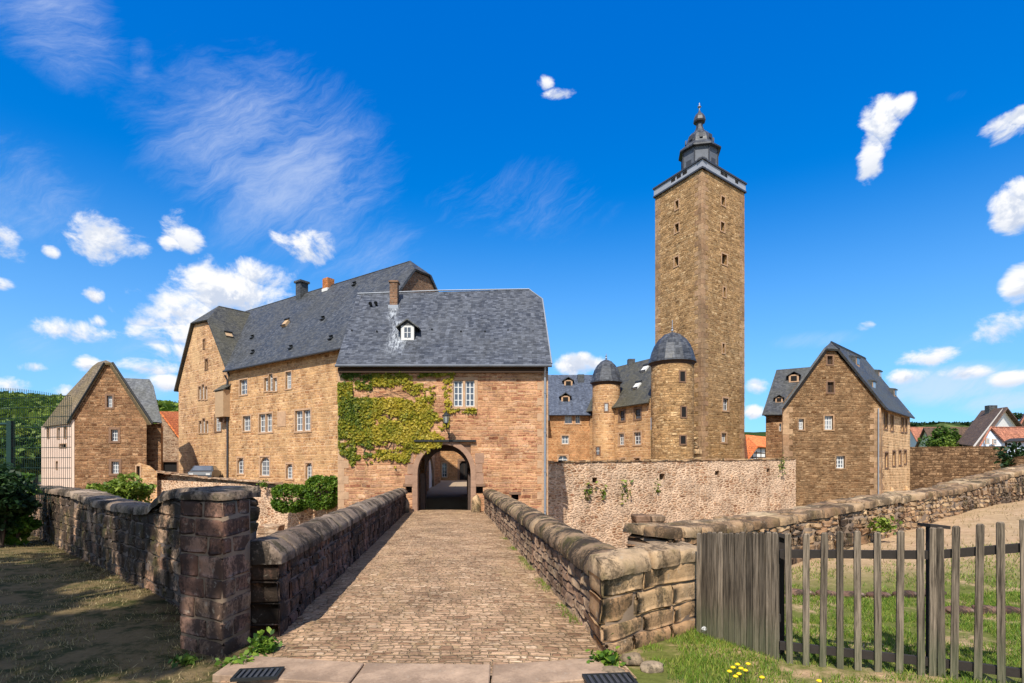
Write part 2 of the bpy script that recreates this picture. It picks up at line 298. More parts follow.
# ------------------------------------------------------------------ mesh builder
BASE = {}
class MB:
    def __init__(s): s.v = []; s.f = []; s.uv = []; s.mi = []; s.c = []
    def face(s, pts, uv=None, mi=0, c=None, off=(0, 0)):
        pts = [V(p) for p in pts]; i = len(s.v)
        if uv is None:
            n = V((0, 0, 0))
            for k in range(len(pts)):
                a, bq = pts[k], pts[(k+1) % len(pts)]
                n += a.cross(bq)
            n = n.normalized() if n.length > 1e-9 else Z
            if abs(n.z) > .97: uv = [(p.x+off[0], p.y+off[1]) for p in pts]
            else:
                u = Z.cross(n).normalized(); w = n.cross(u)
                uv = [(p.dot(u)+off[0], p.dot(w)+off[1]) for p in pts]
        s.v += pts; s.f.append(tuple(range(i, i+len(pts)))); s.uv.append(uv); s.mi.append(mi); s.c.append(random.random() if c is None else c)
    def obox(s, O, a, b, c, mi=0, col=None, skip=()):
        O, a, b, c = V(O), V(a), V(b), V(c)
        col = random.random() if col is None else col
        p = [O, O+a, O+a+b, O+b, O+c, O+a+c, O+a+b+c, O+b+c]
        flip = a.cross(b).dot(c) < 0
        for k, q in enumerate(((3, 2, 1, 0), (4, 5, 6, 7), (0, 1, 5, 4), (1, 2, 6, 5), (2, 3, 7, 6), (3, 0, 4, 7))):
            if k in skip: continue
            s.face([p[i] for i in (q[::-1] if flip else q)], mi=mi, c=col)
    def box(s, x0, x1, y0, y1, z0, z1, mi=0, col=None): s.obox((x0, y0, z0), (x1-x0, 0, 0), (0, y1-y0, 0), (0, 0, z1-z0), mi, col)
    def stone(s, O, a, b, c, ch=.02, jit=.012, mi=0, col=None):
        """chamfered block from a corner and three edge vectors"""
        O, a, b, c = V(O), V(a), V(b), V(c); L = [a.length, b.length, c.length]; D = [a/L[0], b/L[1], c/L[2]]
        col = random.random() if col is None else col
        ch = min(ch, min(L)*.3)
        if a.cross(b).dot(c) < 0: a, b = b, a; L = [L[1], L[0], L[2]]; D = [D[1], D[0], D[2]]
        idx = {}
        base = len(s.v)
        for sx in (0, 1):
            for sy in (0, 1):
                for sz in (0, 1):
                    j = V([random.uniform(-jit, jit) for _ in range(3)]); cc = ch*random.uniform(.5, 1.6)
                    co = O+a*sx+b*sy+c*sz+j; d = [D[0]*(1-2*sx), D[1]*(1-2*sy), D[2]*(1-2*sz)]
                    for k in range(3):  # vertex lying on face normal to axis k
                        q = co+sum((d[m]*cc for m in range(3) if m != k), V((0, 0, 0)))
                        idx[(sx, sy, sz, k)] = len(s.v); s.v.append(q)
        def ff(ids):
            pts = [s.v[i] for i in ids]; s.f.append(tuple(ids)); s.uv.append([(p.x+p.y, p.z) for p in pts]); s.mi.append(mi); s.c.append(col)
        g = lambda x, y, z, k: idx[(x, y, z, k)]
        ff([g(0,0,0,2), g(0,1,0,2), g(1,1,0,2), g(1,0,0,2)]); ff([g(0,0,1,2), g(1,0,1,2), g(1,1,1,2), g(0,1,1,2)])
        ff([g(0,0,0,1), g(1,0,0,1), g(1,0,1,1), g(0,0,1,1)]); ff([g(0,1,0,1), g(0,1,1,1), g(1,1,1,1), g(1,1,0,1)])
        ff([g(0,0,0,0), g(0,0,1,0), g(0,1,1,0), g(0,1,0,0)]); ff([g(1,0,0,0), g(1,1,0,0), g(1,1,1,0), g(1,0,1,0)])
        for y in (0, 1):
            for z in (0, 1): ff([g(0,y,z,1), g(1,y,z,1), g(1,y,z,2), g(0,y,z,2)])
        for x in (0, 1):
            for z in (0, 1): ff([g(x,0,z,0), g(x,1,z,0), g(x,1,z,2), g(x,0,z,2)])
        for x in (0, 1):
            for y in (0, 1): ff([g(x,y,0,0), g(x,y,1,0), g(x,y,1,1), g(x,y,0,1)])
        for x in (0, 1):
            for y in (0, 1):
                for z in (0, 1): ff([g(x,y,z,0), g(x,y,z,1), g(x,y,z,2)])
    def tube(s, pts, r, n=8, mi=0, cap=True, col=.5):
        pts = [V(p) for p in pts]; rs = r if isinstance(r, (list, tuple)) else [r]*len(pts); rings = []
        for i, p in enumerate(pts):
            t = (pts[min(i+1, len(pts)-1)]-pts[max(i-1, 0)]).normalized()
            a = t.orthogonal().normalized() if abs(t.z) > .9 else Z.cross(t).normalized(); bq = t.cross(a)
            rings.append([p+(a*math.cos(2*math.pi*k/n)+bq*math.sin(2*math.pi*k/n))*rs[i] for k in range(n)])
        for i in range(len(rings)-1):
            for k in range(n):
                k2 = (k+1) % n; s.face([rings[i][k], rings[i][k2], rings[i+1][k2], rings[i+1][k]], mi=mi, c=col)
        if cap: s.face(rings[0][::-1], mi=mi, c=col); s.face(rings[-1], mi=mi, c=col)
    def lathe(s, c, prof, n=24, mi=0, rot=0., a0=0, a1=2*math.pi):
        c = V(c); L = 0
        for (r0, z0), (r1, z1) in zip(prof[:-1], prof[1:]):
            dl = math.hypot(r1-r0, z1-z0); rm = max(r0, r1)
            for k in range(n):
                t0 = rot+a0+(a1-a0)*k/n; t1 = rot+a0+(a1-a0)*(k+1)/n
                q = [c+V((r0*math.cos(t0), r0*math.sin(t0), z0)), c+V((r0*math.cos(t1), r0*math.sin(t1), z0)), c+V((r1*math.cos(t1), r1*math.sin(t1), z1)), c+V((r1*math.cos(t0), r1*math.sin(t0), z1))]
                u = [(t0*rm, L), (t1*rm, L), (t1*rm, L+dl), (t0*rm, L+dl)]
                if r1 < 1e-6: q, u = q[:3], u[:3]
                elif r0 < 1e-6: q, u = [q[0], q[2], q[3]], [u[0], u[2], u[3]]
                s.face(q, uv=u, mi=mi, c=.5)
            L += dl
    def build(s, name, mats, parent=None, loc=None, smooth=False):
        if not isinstance(mats, (list, tuple)): mats = [mats]
        if parent is not None: o0 = BASE[parent.name]
        else: o0 = V(loc) if loc is not None else V((0, 0, 0))
        me = bpy.data.meshes.new(name)
        me.from_pydata([tuple(p-o0) for p in s.v], [], s.f)
        uvl = me.uv_layers.new(name='UVMap')
        flat = np.array([c for f in s.uv for p in f for c in p], dtype=np.float32); uvl.data.foreach_set('uv', flat)
        at = me.attributes.new('rnd', 'FLOAT', 'FACE'); at.data.foreach_set('value', np.array(s.c, dtype=np.float32))
        me.polygons.foreach_set('material_index', s.mi)
        if smooth: me.polygons.foreach_set('use_smooth', [True]*len(s.f))
        for mt in mats: me.materials.append(M[mt])
        me.validate(); me.update()
        o = bpy.data.objects.new(name, me); C.objects.link(o)
        if parent is not None: o.parent = parent
        else: o.location = o0
        BASE[o.name] = o0
        return o
def weld(o, d=.0005):
    import bmesh
    bm = bmesh.new(); bm.from_mesh(o.data); bmesh.ops.remove_doubles(bm, verts=bm.verts, dist=d); bm.to_mesh(o.data); bm.free()
def weather(o, cuts=2, amp=.012, sc=5., amp2=.006, sc2=16., wd=.0015, smooth=True):
    """wear: cut the stones finer and roughen them"""
    import bmesh
    me = o.data; bm = bmesh.new(); bm.from_mesh(me); bmesh.ops.remove_doubles(bm, verts=bm.verts, dist=wd)
    big = [e for e in bm.edges if e.calc_length() > .09]
    bmesh.ops.subdivide_edges(bm, edges=big, cuts=cuts, use_grid_fill=True)
    for v in bm.verts:
        c = v.co
        v.co = c+mn.noise_vector(c*sc)*amp+mn.noise_vector(c*sc2)*amp2
    bm.to_mesh(me); bm.free(); me.polygons.foreach_set('use_smooth', [smooth]*len(me.polygons)); me.update(); return o
def tag(o, label, cat, group=None):
    o['label'] = label; o['category'] = cat
    if group: o['group'] = group
    return o
def struct(o, kind='structure'): o['kind'] = kind; return o
def thing(name, label, cat, loc, group=None):
    o = bpy.data.objects.new(name, None); C.objects.link(o); o.location = loc; BASE[o.name] = V(loc); o.empty_display_size = .3
    return tag(o, label, cat, group)

def leaves(name, ctr, size, mat, parent=None, loc=(0, 0, 0), flat=None, rnd=None, aspect=1.4):
    """many small leaf faces; ctr is an (n,3) array"""
    n = len(ctr); sz = size*rng.uniform(.6, 1.4, (n, 1))
    a = rng.normal(size=(n, 3))
    if flat is not None:   # lie mostly on a wall with normal flat
        nn = np.array(flat)+rng.normal(size=(n, 3))*.45; nn /= np.linalg.norm(nn, axis=1)[:, None]
        a -= nn*(a*nn).sum(1)[:, None]
    else:
        nn = rng.normal(size=(n, 3)); nn[:, 2] = np.abs(nn[:, 2])+.3; nn /= np.linalg.norm(nn, axis=1)[:, None]; a -= nn*(a*nn).sum(1)[:, None]
    a /= np.linalg.norm(a, axis=1)[:, None]; b_ = np.cross(nn, a)
    o0 = np.array(BASE[parent.name]) if parent is not None else np.array(loc)
    c = np.array(ctr)-o0
    v = np.stack([c-a*sz*.5*aspect, c+b_*sz*.42+nn*sz*.08, c+a*sz*.5*aspect, c-b_*sz*.42+nn*sz*.08], 1).reshape(-1, 3)
    me = bpy.data.meshes.new(name); me.vertices.add(4*n); me.vertices.foreach_set('co', v.ravel().astype(np.float32))
    me.loops.add(4*n); me.loops.foreach_set('vertex_index', np.arange(4*n, dtype=np.int32))
    me.polygons.add(n); me.polygons.foreach_set('loop_start', np.arange(0, 4*n, 4, dtype=np.int32))
    me.update(calc_edges=True)
    at = me.attributes.new('rnd', 'FLOAT', 'FACE'); at.data.foreach_set('value', (rng.uniform(0, 1, n) if rnd is None else np.clip(rnd, 0, 1)).astype(np.float32))
    me.materials.append(M[mat]); o = bpy.data.objects.new(name, me); C.objects.link(o)
    if parent is not None: o.parent = parent
    else: o.location = loc
    BASE[o.name] = V(o0)
    return o
def blades(name, xyz, h, w, mat, label=None):
    n = len(xyz); hh = h*rng.uniform(.4, 1.3, (n, 1)); ang = rng.uniform(0, 2*math.pi, n)
    a = np.stack([np.cos(ang), np.sin(ang), np.zeros(n)], 1); lean = rng.normal(size=(n, 3))*.45; lean[:, 2] = 0
    up = np.array([0, 0, 1.])+lean
    v = np.stack([xyz-a*w, xyz+a*w, xyz+up*hh], 1).reshape(-1, 3)
    me = bpy.data.meshes.new(name); me.vertices.add(3*n); me.vertices.foreach_set('co', v.ravel().astype(np.float32))
    me.loops.add(3*n); me.loops.foreach_set('vertex_index', np.arange(3*n, dtype=np.int32)); me.polygons.add(n)
    me.polygons.foreach_set('loop_start', np.arange(0, 3*n, 3, dtype=np.int32)); me.update(calc_edges=True)
    at = me.attributes.new('rnd', 'FLOAT', 'FACE'); at.data.foreach_set('value', rng.uniform(0, 1, n).astype(np.float32))
    me.materials.append(M[mat]); o = bpy.data.objects.new(name, me); C.objects.link(o); return o
def crown_pts(c, rx, ry, rz, nclump, nleaf, cr=.32, shell=.55):
    """leaf positions gathered in clumps spread through the crown's volume"""
    d = rng.normal(size=(nclump, 3)); d /= np.linalg.norm(d, axis=1)[:, None]
    rad = rng.uniform(shell, 1, (nclump, 1))**.6
    cl = d*rad*np.array([rx, ry, rz])*(1-cr*.6)
    k = rng.integers(0, nclump, nleaf); q = rng.normal(size=(nleaf, 3)); q /= np.linalg.norm(q, axis=1)[:, None]
    q *= rng.uniform(.3, 1, (nleaf, 1))**.5
    s = cr*min(rx, ry, rz)*rng.uniform(.7, 1.4, nclump)[k][:, None]
    tone = rng.uniform(0, .5, nclump)[k]+rng.uniform(0, .5, nleaf)
    return cl[k]+q*s*np.array([1.15, 1.15, .8])+np.array(c), tone, cl+np.array(c)
def tree(name, label, x, y, z0, h, r, mat='leaf', nleaf=2500, lsize=.35, group=None, trunkfrac=.3, nclump=40, tr=None, rz=None, cr=.32):
    t = thing(name, label, 'tree', (x, y, z0), group)
    rz = rz or h*(1-trunkfrac)/2; c = (x, y, z0+h-rz)
    pts, tone, cl = crown_pts(c, r, r, rz, nclump, nleaf, cr=cr)
    mb = MB(); tr = tr or h*.025
    mb.tube([(x, y, z0-.3), (x+tr*.5, y, z0+h*.25), (x, y, z0+h*.55), (x, y, z0+h*.85)], [tr*1.3, tr, tr*.7, tr*.2], 8)
    for q in cl[:min(len(cl), 14)]:
        s0 = V((x, y, z0+h*random.uniform(.25, .6))); e = V(q); mid = (s0+e)/2+V((0, 0, .05*h))
        mb.tube([s0, mid, e], [tr*.45, tr*.28, tr*.08], 5)
    mb.build('trunk', 'bark', t); leaves('crown', pts, lsize, mat, t, rnd=tone)
    return t
def bush(name, label, c, rx, ry, rz, n, ls, mat, cat='shrub', ncl=30, parts=True):
    t = thing(name, label, cat, (c[0], c[1], c[2]-rz))
    pts, tone, cl = crown_pts(c, rx, ry, rz, ncl, n, cr=.4, shell=.3)
    leaves('foliage', pts, ls, mat, t, rnd=tone)
    mb = MB()
    for q in cl[:10]: mb.tube([(c[0], c[1], c[2]-rz-.1), tuple((V(q)+V(c))/2-V((0, 0, rz*.2))), tuple(q)], [.03, .02, .008], 5)
    mb.build('stem', 'bark', t)
    return t

# ------------------------------------------------------------------ walls with real openings
def clip(poly, a, bq, c):   # keep a*x+b*y<=c
    out = []
    for i in range(len(poly)):
        p, q = poly[i], poly[(i+1) % len(poly)]; dp, dq = a*p[0]+bq*p[1]-c, a*q[0]+bq*q[1]-c
        if dp <= 0: out.append(p)
        if dp*dq < 0: t = dp/(dp-dq); out.append((p[0]+(q[0]-p[0])*t, p[1]+(q[1]-p[1])*t))
    return out
class Wall:
    def __init__(s, A, B, zb, zt, poly=None):
        s.A, s.B = V((A[0], A[1], 0)), V((B[0], B[1], 0)); s.L = (s.B-s.A).length; s.U = (s.B-s.A)/s.L; s.N = s.U.cross(Z); s.zb = zb; s.zt = zt
        s.poly = poly or [(0, zb), (s.L, zb), (s.L, zt), (0, zt)]
    def at(s, px, py):
        p = hitplane(px, py, s.A, s.N); return (p-s.A).dot(s.U), p.z
    def pt(s, u, z, out=0.): return s.A+s.U*u+Z*z+s.N*out
    def rect(s, x0, y0, x1, y1):
        u0, _ = s.at(x0, y0); u1, _ = s.at(x1, y1); xm = (x0+x1)/2
        return (u0, s.at(xm, y1)[1], u1, s.at(xm, y0)[1])
    def build(s, mb, holes=(), depth=.3, mi=0, off=0.):
        us = sorted({min(p[0] for p in s.poly), max(p[0] for p in s.poly)} | {h[0] for h in holes} | {h[2] for h in holes})
        zs = sorted({min(p[1] for p in s.poly), max(p[1] for p in s.poly)} | {h[1] for h in holes} | {h[3] for h in holes})
        n = len(s.poly)
        for i in range(len(us)-1):
            for j in range(len(zs)-1):
                um, zm = (us[i]+us[i+1])/2, (zs[j]+zs[j+1])/2
                if any(h[0] < um < h[2] and h[1] < zm < h[3] for h in holes): continue
                q = [(us[i], zs[j]), (us[i+1], zs[j]), (us[i+1], zs[j+1]), (us[i], zs[j+1])]
                for k in range(n):
                    (ax, ay), (bx, by) = s.poly[k], s.poly[(k+1) % n]
                    ex, ey = bx-ax, by-ay
                    q = clip(q, ey, -ex, ey*ax-ex*ay+1e-9)
                    if len(q) < 3: break
                if len(q) >= 3: mb.face([s.pt(*p) for p in q], uv=[(p[0]+off, p[1]) for p in q], mi=mi)
        for (a, z0, bq, z1) in holes:
            for p, q in (((a, z0), (bq, z0)), ((bq, z0), (bq, z1)), ((bq, z1), (a, z1)), ((a, z1), (a, z0))):
                l = math.hypot(p[0]-q[0], p[1]-q[1])
                mb.face([s.pt(*q), s.pt(*p), s.pt(*p, -depth), s.pt(*q, -depth)], uv=[(0, 0), (l, 0), (l, depth), (0, depth)], mi=mi)
    def bar(s, mb, u0, z0, u1, z1, o0, o1, mi=0):
        mb.obox(s.pt(u0, z0, o0), s.U*(u1-u0), Z*(z1-z0), s.N*(o1-o0), mi)
def window(parent, w, h, nx=2, ny=3, b=.12, arch=False, trim='trim', frame='white_frame', rec=.17, fb=.045, sill=False, glass='glass', mull=0):
    u0, z0, u1, z1 = h; W, H = u1-u0, z1-z0; b = min(b, W*.35)
    mb = MB(); pr = .03
    w.bar(mb, u0-b, z0-b*.9, u1+b, z0, -.05, pr+.02); w.bar(mb, u0-b, z1, u1+b, z1+b, -.05, pr)
    w.bar(mb, u0-b, z0, u0, z1, -.05, pr); w.bar(mb, u1, z0, u1+b, z1, -.05, pr)
    for k in range(mull):
        um = u0+W*(k+1)/(mull+1); w.bar(mb, um-b*.4, z0, um+b*.4, z1, -rec, .0)
    zc = z1
    if arch:
        r = W/2; zs = z1-r*.9; zc = zs; n = 8
        for sgn in (-1, 1):
            pts = [(u0+W/2+sgn*r, z1)]+[(u0+W/2+sgn*r*math.cos(math.pi/2*k/n), zs+r*.9*math.sin(math.pi/2*k/n)) for k in range(n+1)]
            f1 = [w.pt(p[0], p[1], -.02) for p in pts]; mb.face(f1 if sgn < 0 else f1[::-1])
            for k in range(1, len(pts)-1):
                mb.face([w.pt(*pts[k], -.02), w.pt(*pts[k+1], -.02), w.pt(*pts[k+1], -rec-.02), w.pt(*pts[k], -rec-.02)])
    win = mb.build('window', trim, parent)
    if frame:
        fm = MB(); segs = mull+1
        for sgm in range(segs):
            a = u0+W*sgm/segs+(b*.4 if sgm else 0); c = u0+W*(sgm+1)/segs-(b*.4 if sgm < segs-1 else 0)
            w.bar(fm, a, z0, a+fb, z1, -rec-.03, -rec+.02); w.bar(fm, c-fb, z0, c, z1, -rec-.03, -rec+.02)
            w.bar(fm, a+fb, z0, c-fb, z0+fb, -rec-.03, -rec+.018); w.bar(fm, a+fb, z1-fb, c-fb, z1, -rec-.03, -rec+.018)
            nn = max(1, nx//segs) if mull else nx
            for k in range(1, nn): um = a+(c-a)*k/nn; w.bar(fm, um-fb*.45, z0+fb, um+fb*.45, z1-fb, -rec-.03, -rec+.014)
            for k in range(1, ny): zm = z0+H*k/ny; w.bar(fm, a+fb, zm-fb*.35, c-fb, zm+fb*.35, -rec-.03, -rec+.01)
        fm.build('window_frame', frame, win)
    gm = MB(); gm.face([w.pt(u0, z0, -rec-.01), w.pt(u1, z0, -rec-.01), w.pt(u1, z1, -rec-.01), w.pt(u0, z1, -rec-.01)])
    gm.build('pane', glass, win)
    return win
def slitw(parent, w, h, trim='trim_dark', b=.08, rec=.26): return window(parent, w, h, b=b, trim=trim, frame=None, rec=rec, glass='dark_void')
def roofslab(mb, pts, th=.12, mi=0):
    pts = [V(p) for p in pts]; n = (pts[1]-pts[0]).cross(pts[-1]-pts[0]).normalized()
    if n.z < 0: pts = pts[::-1]; n = -n
    mb.face(pts, mi=mi); low = [p-n*th for p in pts]; mb.face(low[::-1], mi=mi)
    for i in range(len(pts)):
        j = (i+1) % len(pts); mb.face([pts[j], pts[i], low[i], low[j]], mi=mi)
def gableroof(mb, A, U, L, D, span, ze, zr, ov=.4, ovg=.25, hip0=0., hip1=0., th=.14, sag=0.):
    """ridge parallel to U; A front-left corner, D unit vector to the back; hip0/hip1: fraction of the slope cut by a half-hip at each end"""
    A, U, D = V((A[0], A[1], 0)), V(U), V(D); h = span/2; k = (zr-ze)/h; z_ov = ze-k*ov
    def pt(u, d, z): return A+U*u+D*d+Z*z
    u0, u1 = -ovg, L+ovg
    c0, c1 = h*hip0, h*hip1   # run of the half hip
    zt0, zt1 = zr-k*c0, zr-k*c1
    i0, i1 = u0+c0*.9, u1-c1*.9
    f = [pt(u0, -ov, z_ov), pt(u1, -ov, z_ov)]
    f += [pt(u1, h-c1, zt1), pt(i1, h, zr)] if hip1 else [pt(u1, h, zr)]
    f += [pt(i0, h, zr), pt(u0, h-c0, zt0)] if hip0 else [pt(u0, h, zr)]
    roofslab(mb, f, th)
    bk = [pt(u0, span+ov, z_ov), pt(u1, span+ov, z_ov)]
    bk += [pt(u1, h+c1, zt1), pt(i1, h, zr)] if hip1 else [pt(u1, h, zr)]
    bk += [pt(i0, h, zr), pt(u0, h+c0, zt0)] if hip0 else [pt(u0, h, zr)]
    roofslab(mb, bk, th)
    if hip0: roofslab(mb, [pt(u0, h-c0, zt0), pt(u0, h+c0, zt0), pt(i0, h, zr)], th)
    if hip1: roofslab(mb, [pt(u1, h-c1, zt1), pt(u1, h+c1, zt1), pt(i1, h, zr)], th)
    return pt
def gpoly(L, zb, ze, zr, cut=0.):
    if not cut: return [(0, zb), (L, zb), (L, ze), (L/2, zr), (0, ze)]
    zc = zr-(zr-ze)*cut; d = L/2*cut
    return [(0, zb), (L, zb), (L, ze), (L/2+d, zc), (L/2-d, zc), (0, ze)]
#@@SCENE
SKYTINT=(.36,.82,1.05); SKYSAT=1.12; SKYVAL=1.3
ORD = ['first', 'second', 'third', 'fourth', 'fifth', 'sixth', 'seventh', 'eighth', 'ninth', 'tenth', 'eleventh']
# ================================================================== GROUND
MOAT = [(-16.9, 19.9), (-5.8, 9.9), (-4.5, 8.3), (-3.4, 8.1), (1.9, 8.1), (2.6, 8.6), (2.9, 10.9), (20.0, 23.3), (42, 37), (47, 56), (40, 57), (36.5, 52.6), (29, 46.6), (22.3, 46.0), (21.9, 45.0), (2.4, 35.2), (-9.0, 35.0), (-29.5, 47.5), (-30, 45.5), (-36, 44), (-36, 31)]
def sdist(x, y, poly):
    inside = np.zeros_like(x, bool); d = np.full_like(x, 1e9)
    for i in range(len(poly)):
        (ax, ay), (bx, by) = poly[i], poly[(i+1) % len(poly)]
        c = (ay > y) != (by > y)
        with np.errstate(divide='ignore', invalid='ignore'): inside ^= c & (x < (bx-ax)*(y-ay)/(by-ay+1e-12)+ax)
        t = np.clip(((x-ax)*(bx-ax)+(y-ay)*(by-ay))/((bx-ax)**2+(by-ay)**2), 0, 1)
        d = np.minimum(d, np.hypot(x-ax-t*(bx-ax), y-ay-t*(by-ay)))
    return np.where(inside, d, -d)
def nss(a, b, x): t = np.clip((x-a)/(b-a), 0, 1); return t*t*(3-2*t)
def gheight(x, y):
    x, y = np.asarray(x, float), np.asarray(y, float)
    near = .9*nss(3, 20, x)*nss(7, 13, y)+.03*np.sin(x*1.7)*np.cos(y*1.3)-.02
    road = nss(-3.9, -3.3, x)*nss(1.9, 1.3, x)*nss(9.5, 8.5, y); near = near*(1-road)-.02*road
    castle = np.clip(.05*(y-28.6), -.03, .95)
    castle = castle*nss(-30.5, -28, x)+.35*(1-nss(-30.5, -28, x))
    far = nss(24, 32, y); h = near*(1-far)+castle*far
    d = sdist(x, y, MOAT); k = nss(0, .6, d)
    return h*(1-k)-5*k
def axis(lo, hi, a, b, st):
    mid = list(np.arange(a, b+.01, st)); out = []; p = b; s_ = st
    while p < hi: s_ *= 1.25; p += s_; out.append(p)
    lo_ = []; p = a; s_ = st
    while p > lo: s_ *= 1.25; p -= s_; lo_.append(p)
    return np.array(lo_[::-1]+mid+out)
gx, gy = axis(-6000, 6000, -42, 46, .5), axis(-300, 7000, 2, 56, .5)
GX, GY = np.meshgrid(gx, gy); GZ = gheight(GX, GY); nx_, ny_ = len(gx), len(gy)
me = bpy.data.meshes.new('ground'); idx = np.arange(nx_*ny_).reshape(ny_, nx_)
fc = np.stack([idx[:-1, :-1], idx[:-1, 1:], idx[1:, 1:], idx[1:, :-1]], -1).reshape(-1, 4)
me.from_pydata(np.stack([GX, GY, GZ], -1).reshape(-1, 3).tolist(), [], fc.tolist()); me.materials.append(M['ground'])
me.polygons.foreach_set('use_smooth', [True]*len(fc))
o = bpy.data.objects.new('ground', me); C.objects.link(o); struct(o)

# bridge deck: cobbles from the slab strip to the gate, on a solid arch body
rd = V((-.104, 1, 0)); rdl = rd.normalized()
def rl(Y): return -3.02-.107*(Y-7.04)      # inner foot of the left parapet
def rr(Y): return 1.12-.118*(Y-6.6)        # inner foot of the right parapet
mb = MB(); ys = [5.85+i*.4 for i in range(58)]+[29.05]
def crossz(s_, Y): return .035*(1-(2*s_-1)**2)+.012*mn.noise(V((s_*5, Y*.6, 0)))
for a, c in zip(ys[:-1], ys[1:]):
    for k in range(8):
        q = []
        for s_, Y in ((k/8, a), ((k+1)/8, a), ((k+1)/8, c), (k/8, c)):
            x0, x1 = (rl(Y)-.1, rr(Y)+.1); q.append((x0+(x1-x0)*s_, Y, crossz(s_, Y)))
        mb.face(q, uv=[(p[0]+.104*p[1], p[1]) for p in q])
o = mb.build('cobbled_road', 'cobble'); weld(o); struct(o)
o.data.polygons.foreach_set('use_smooth', [True]*len(o.data.polygons))
mb = MB(); mb.face([(-9.2, 28.4, -4.9), (2.1, 28.4, -4.9), (2.1, 28.4, -.05), (-9.2, 28.4, -.05)]) if False else None
for sgn, f_ in ((-1, lambda Y: rl(Y)-.5), (1, lambda Y: rr(Y)+.5)):
    q = [(f_(8.2), 8.2, -5), (f_(28.5), 28.5, -5), (f_(28.5), 28.5, -.03), (f_(8.2), 8.2, -.03)]; mb.face(q if sgn > 0 else q[::-1])
mb.face([(rl(8.2)-.5, 8.2, -.04), (rr(8.2)+.5, 8.2, -.04), (rr(28.5)+.5, 28.5, -.04), (rl(28.5)-.5, 28.5, -.04)])
o = mb.build('bridge', 'rough_stone', loc=(-2, 18, -5)); tag(o, 'stone bridge crossing the moat to the gatehouse arch beneath the cobbled road', 'bridge')

# stone slab strip across the road
sl = [(-3.12, 6.42), (-1.62, 6.18), (-.22, 6.12), (1.02, 6.36)]
for (a, c) in zip(sl[:-1], sl[1:]):
    mb = MB(); mb.stone((a[0]+.012, a[1]-.62, -.065), (c[0]-a[0]-.024, c[1]-a[1], 0), (0, .62, 0), (0, 0, .125), .012, .006)
    o = mb.build('road_slab', 'slab', loc=((a[0]+c[0])/2, a[1]-.3, 0)); struct(o)
mb = MB(); q = [(-3.0, 2.5, .0), (1.1, 2.5, .0), (1.0, 5.78, .0), (-.2, 5.52, .0), (-1.6, 5.58, .0), (-3.0, 5.82, .0)]
mb.face(q, uv=[(p[0], p[1]) for p in q]); o = mb.build('near_road', 'cobble'); struct(o)

# drain grates
def grate(x, y, rz, w, l, label):
    t = thing('drain_grate', label, 'drain grate', (x, y, .06), 'drain grates at the edges of the road')
    c, s_ = math.cos(rz), math.sin(rz); U, W = V((c, s_, 0)), V((-s_, c, 0)); O = V((x, y, .06))-U*w/2-W*l/2
    mb = MB(); f = .03
    mb.obox(O+Z*.0, U*w, W*f, Z*.03); mb.obox(O+W*(l-f), U*w, W*f, Z*.03); mb.obox(O+W*f, U*f, W*(l-2*f), Z*.03); mb.obox(O+W*f+U*(w-f), U*f, W*(l-2*f), Z*.03)
    mb.face([O+Z*.008, O+U*w+Z*.008, O+U*w+W*l+Z*.008, O+W*l+Z*.008]); mb.build('frame', 'black_metal', t)
    mb = MB(); n = 7
    for k in range(n): mb.obox(O+U*(f+(w-2*f)*(k+.25)/n)+W*f+Z*.012, U*(w-2*f)/n*.5, W*(l-2*f), Z*.014)
    mb.build('bar', 'lead_dark', t)
grate(-2.62, 5.78, .15, .45, .3, 'black iron drain grate beside the left end of the stone slab strip')
grate(.98, 5.62, .1, .5, .3, 'dark drain grate in front of the right parapet end')

# ================================================================== NEAR STONE WALLS
def blockwall(mb, A, B, zbf, ztf, th, hmin=.16, hmax=.28, lmin=.25, lmax=.6, mi=0, jit=.014, ch=.02, core=1, gap=.014, skipend=False):
    """courses of separately shaped stones from A to B (plan points of the visible face); the wall's body lies to the left-hand (back) side given by th>0"""
    A, B = V((A[0], A[1], 0)), V((B[0], B[1], 0)); L = (B-A).length; U = (B-A)/L; N = U.cross(Z)   # N points to the viewer side when A is left
    zlo = min(zbf(0), zbf(1)); zhi = max(ztf(0), ztf(1), ztf(.5)); z = zlo-.15
    while z < zhi-.04:
        h = random.uniform(hmin, hmax)
        if zhi-(z+h) < .08: h = zhi-z
        u = -random.uniform(0, .0) if True else 0
        while u < L-.03:
            l = random.uniform(lmin, lmax)*(1.25 if h > (hmin+hmax)/2 else 1)
            if L-(u+l) < lmin*.6: l = L-u
            s_ = (u+l/2)/L; zt = ztf(s_); zb = zbf(s_)
            if z+h > zb-.1 and z < zt-.03:
                hh = min(h, zt-z); o_ = random.uniform(-.018, .014)
                if hh > .035: mb.stone(A+U*(u+gap/2)+Z*(z+gap/2)+N*o_, U*(l-gap), -N*(th+2*o_ if th > .2 else th), Z*(hh-gap), ch, jit, mi)
            u += l
        z += h
    n = max(1, int(L/1.))   # mortar core a little behind the faces
    for k in range(n):
        a, c = k/n, (k+1)/n; zt = min(ztf(a), ztf(c), ztf((a+c)/2))-.03; zb = min(zbf(a), zbf(c))-.2
        mb.obox(A+U*(L*a+.02)-N*.028+Z*zb, U*(L*(c-a)+(-.04 if k == n-1 else 0)), -N*(th-.056), Z*(zt-zb), core, .5)
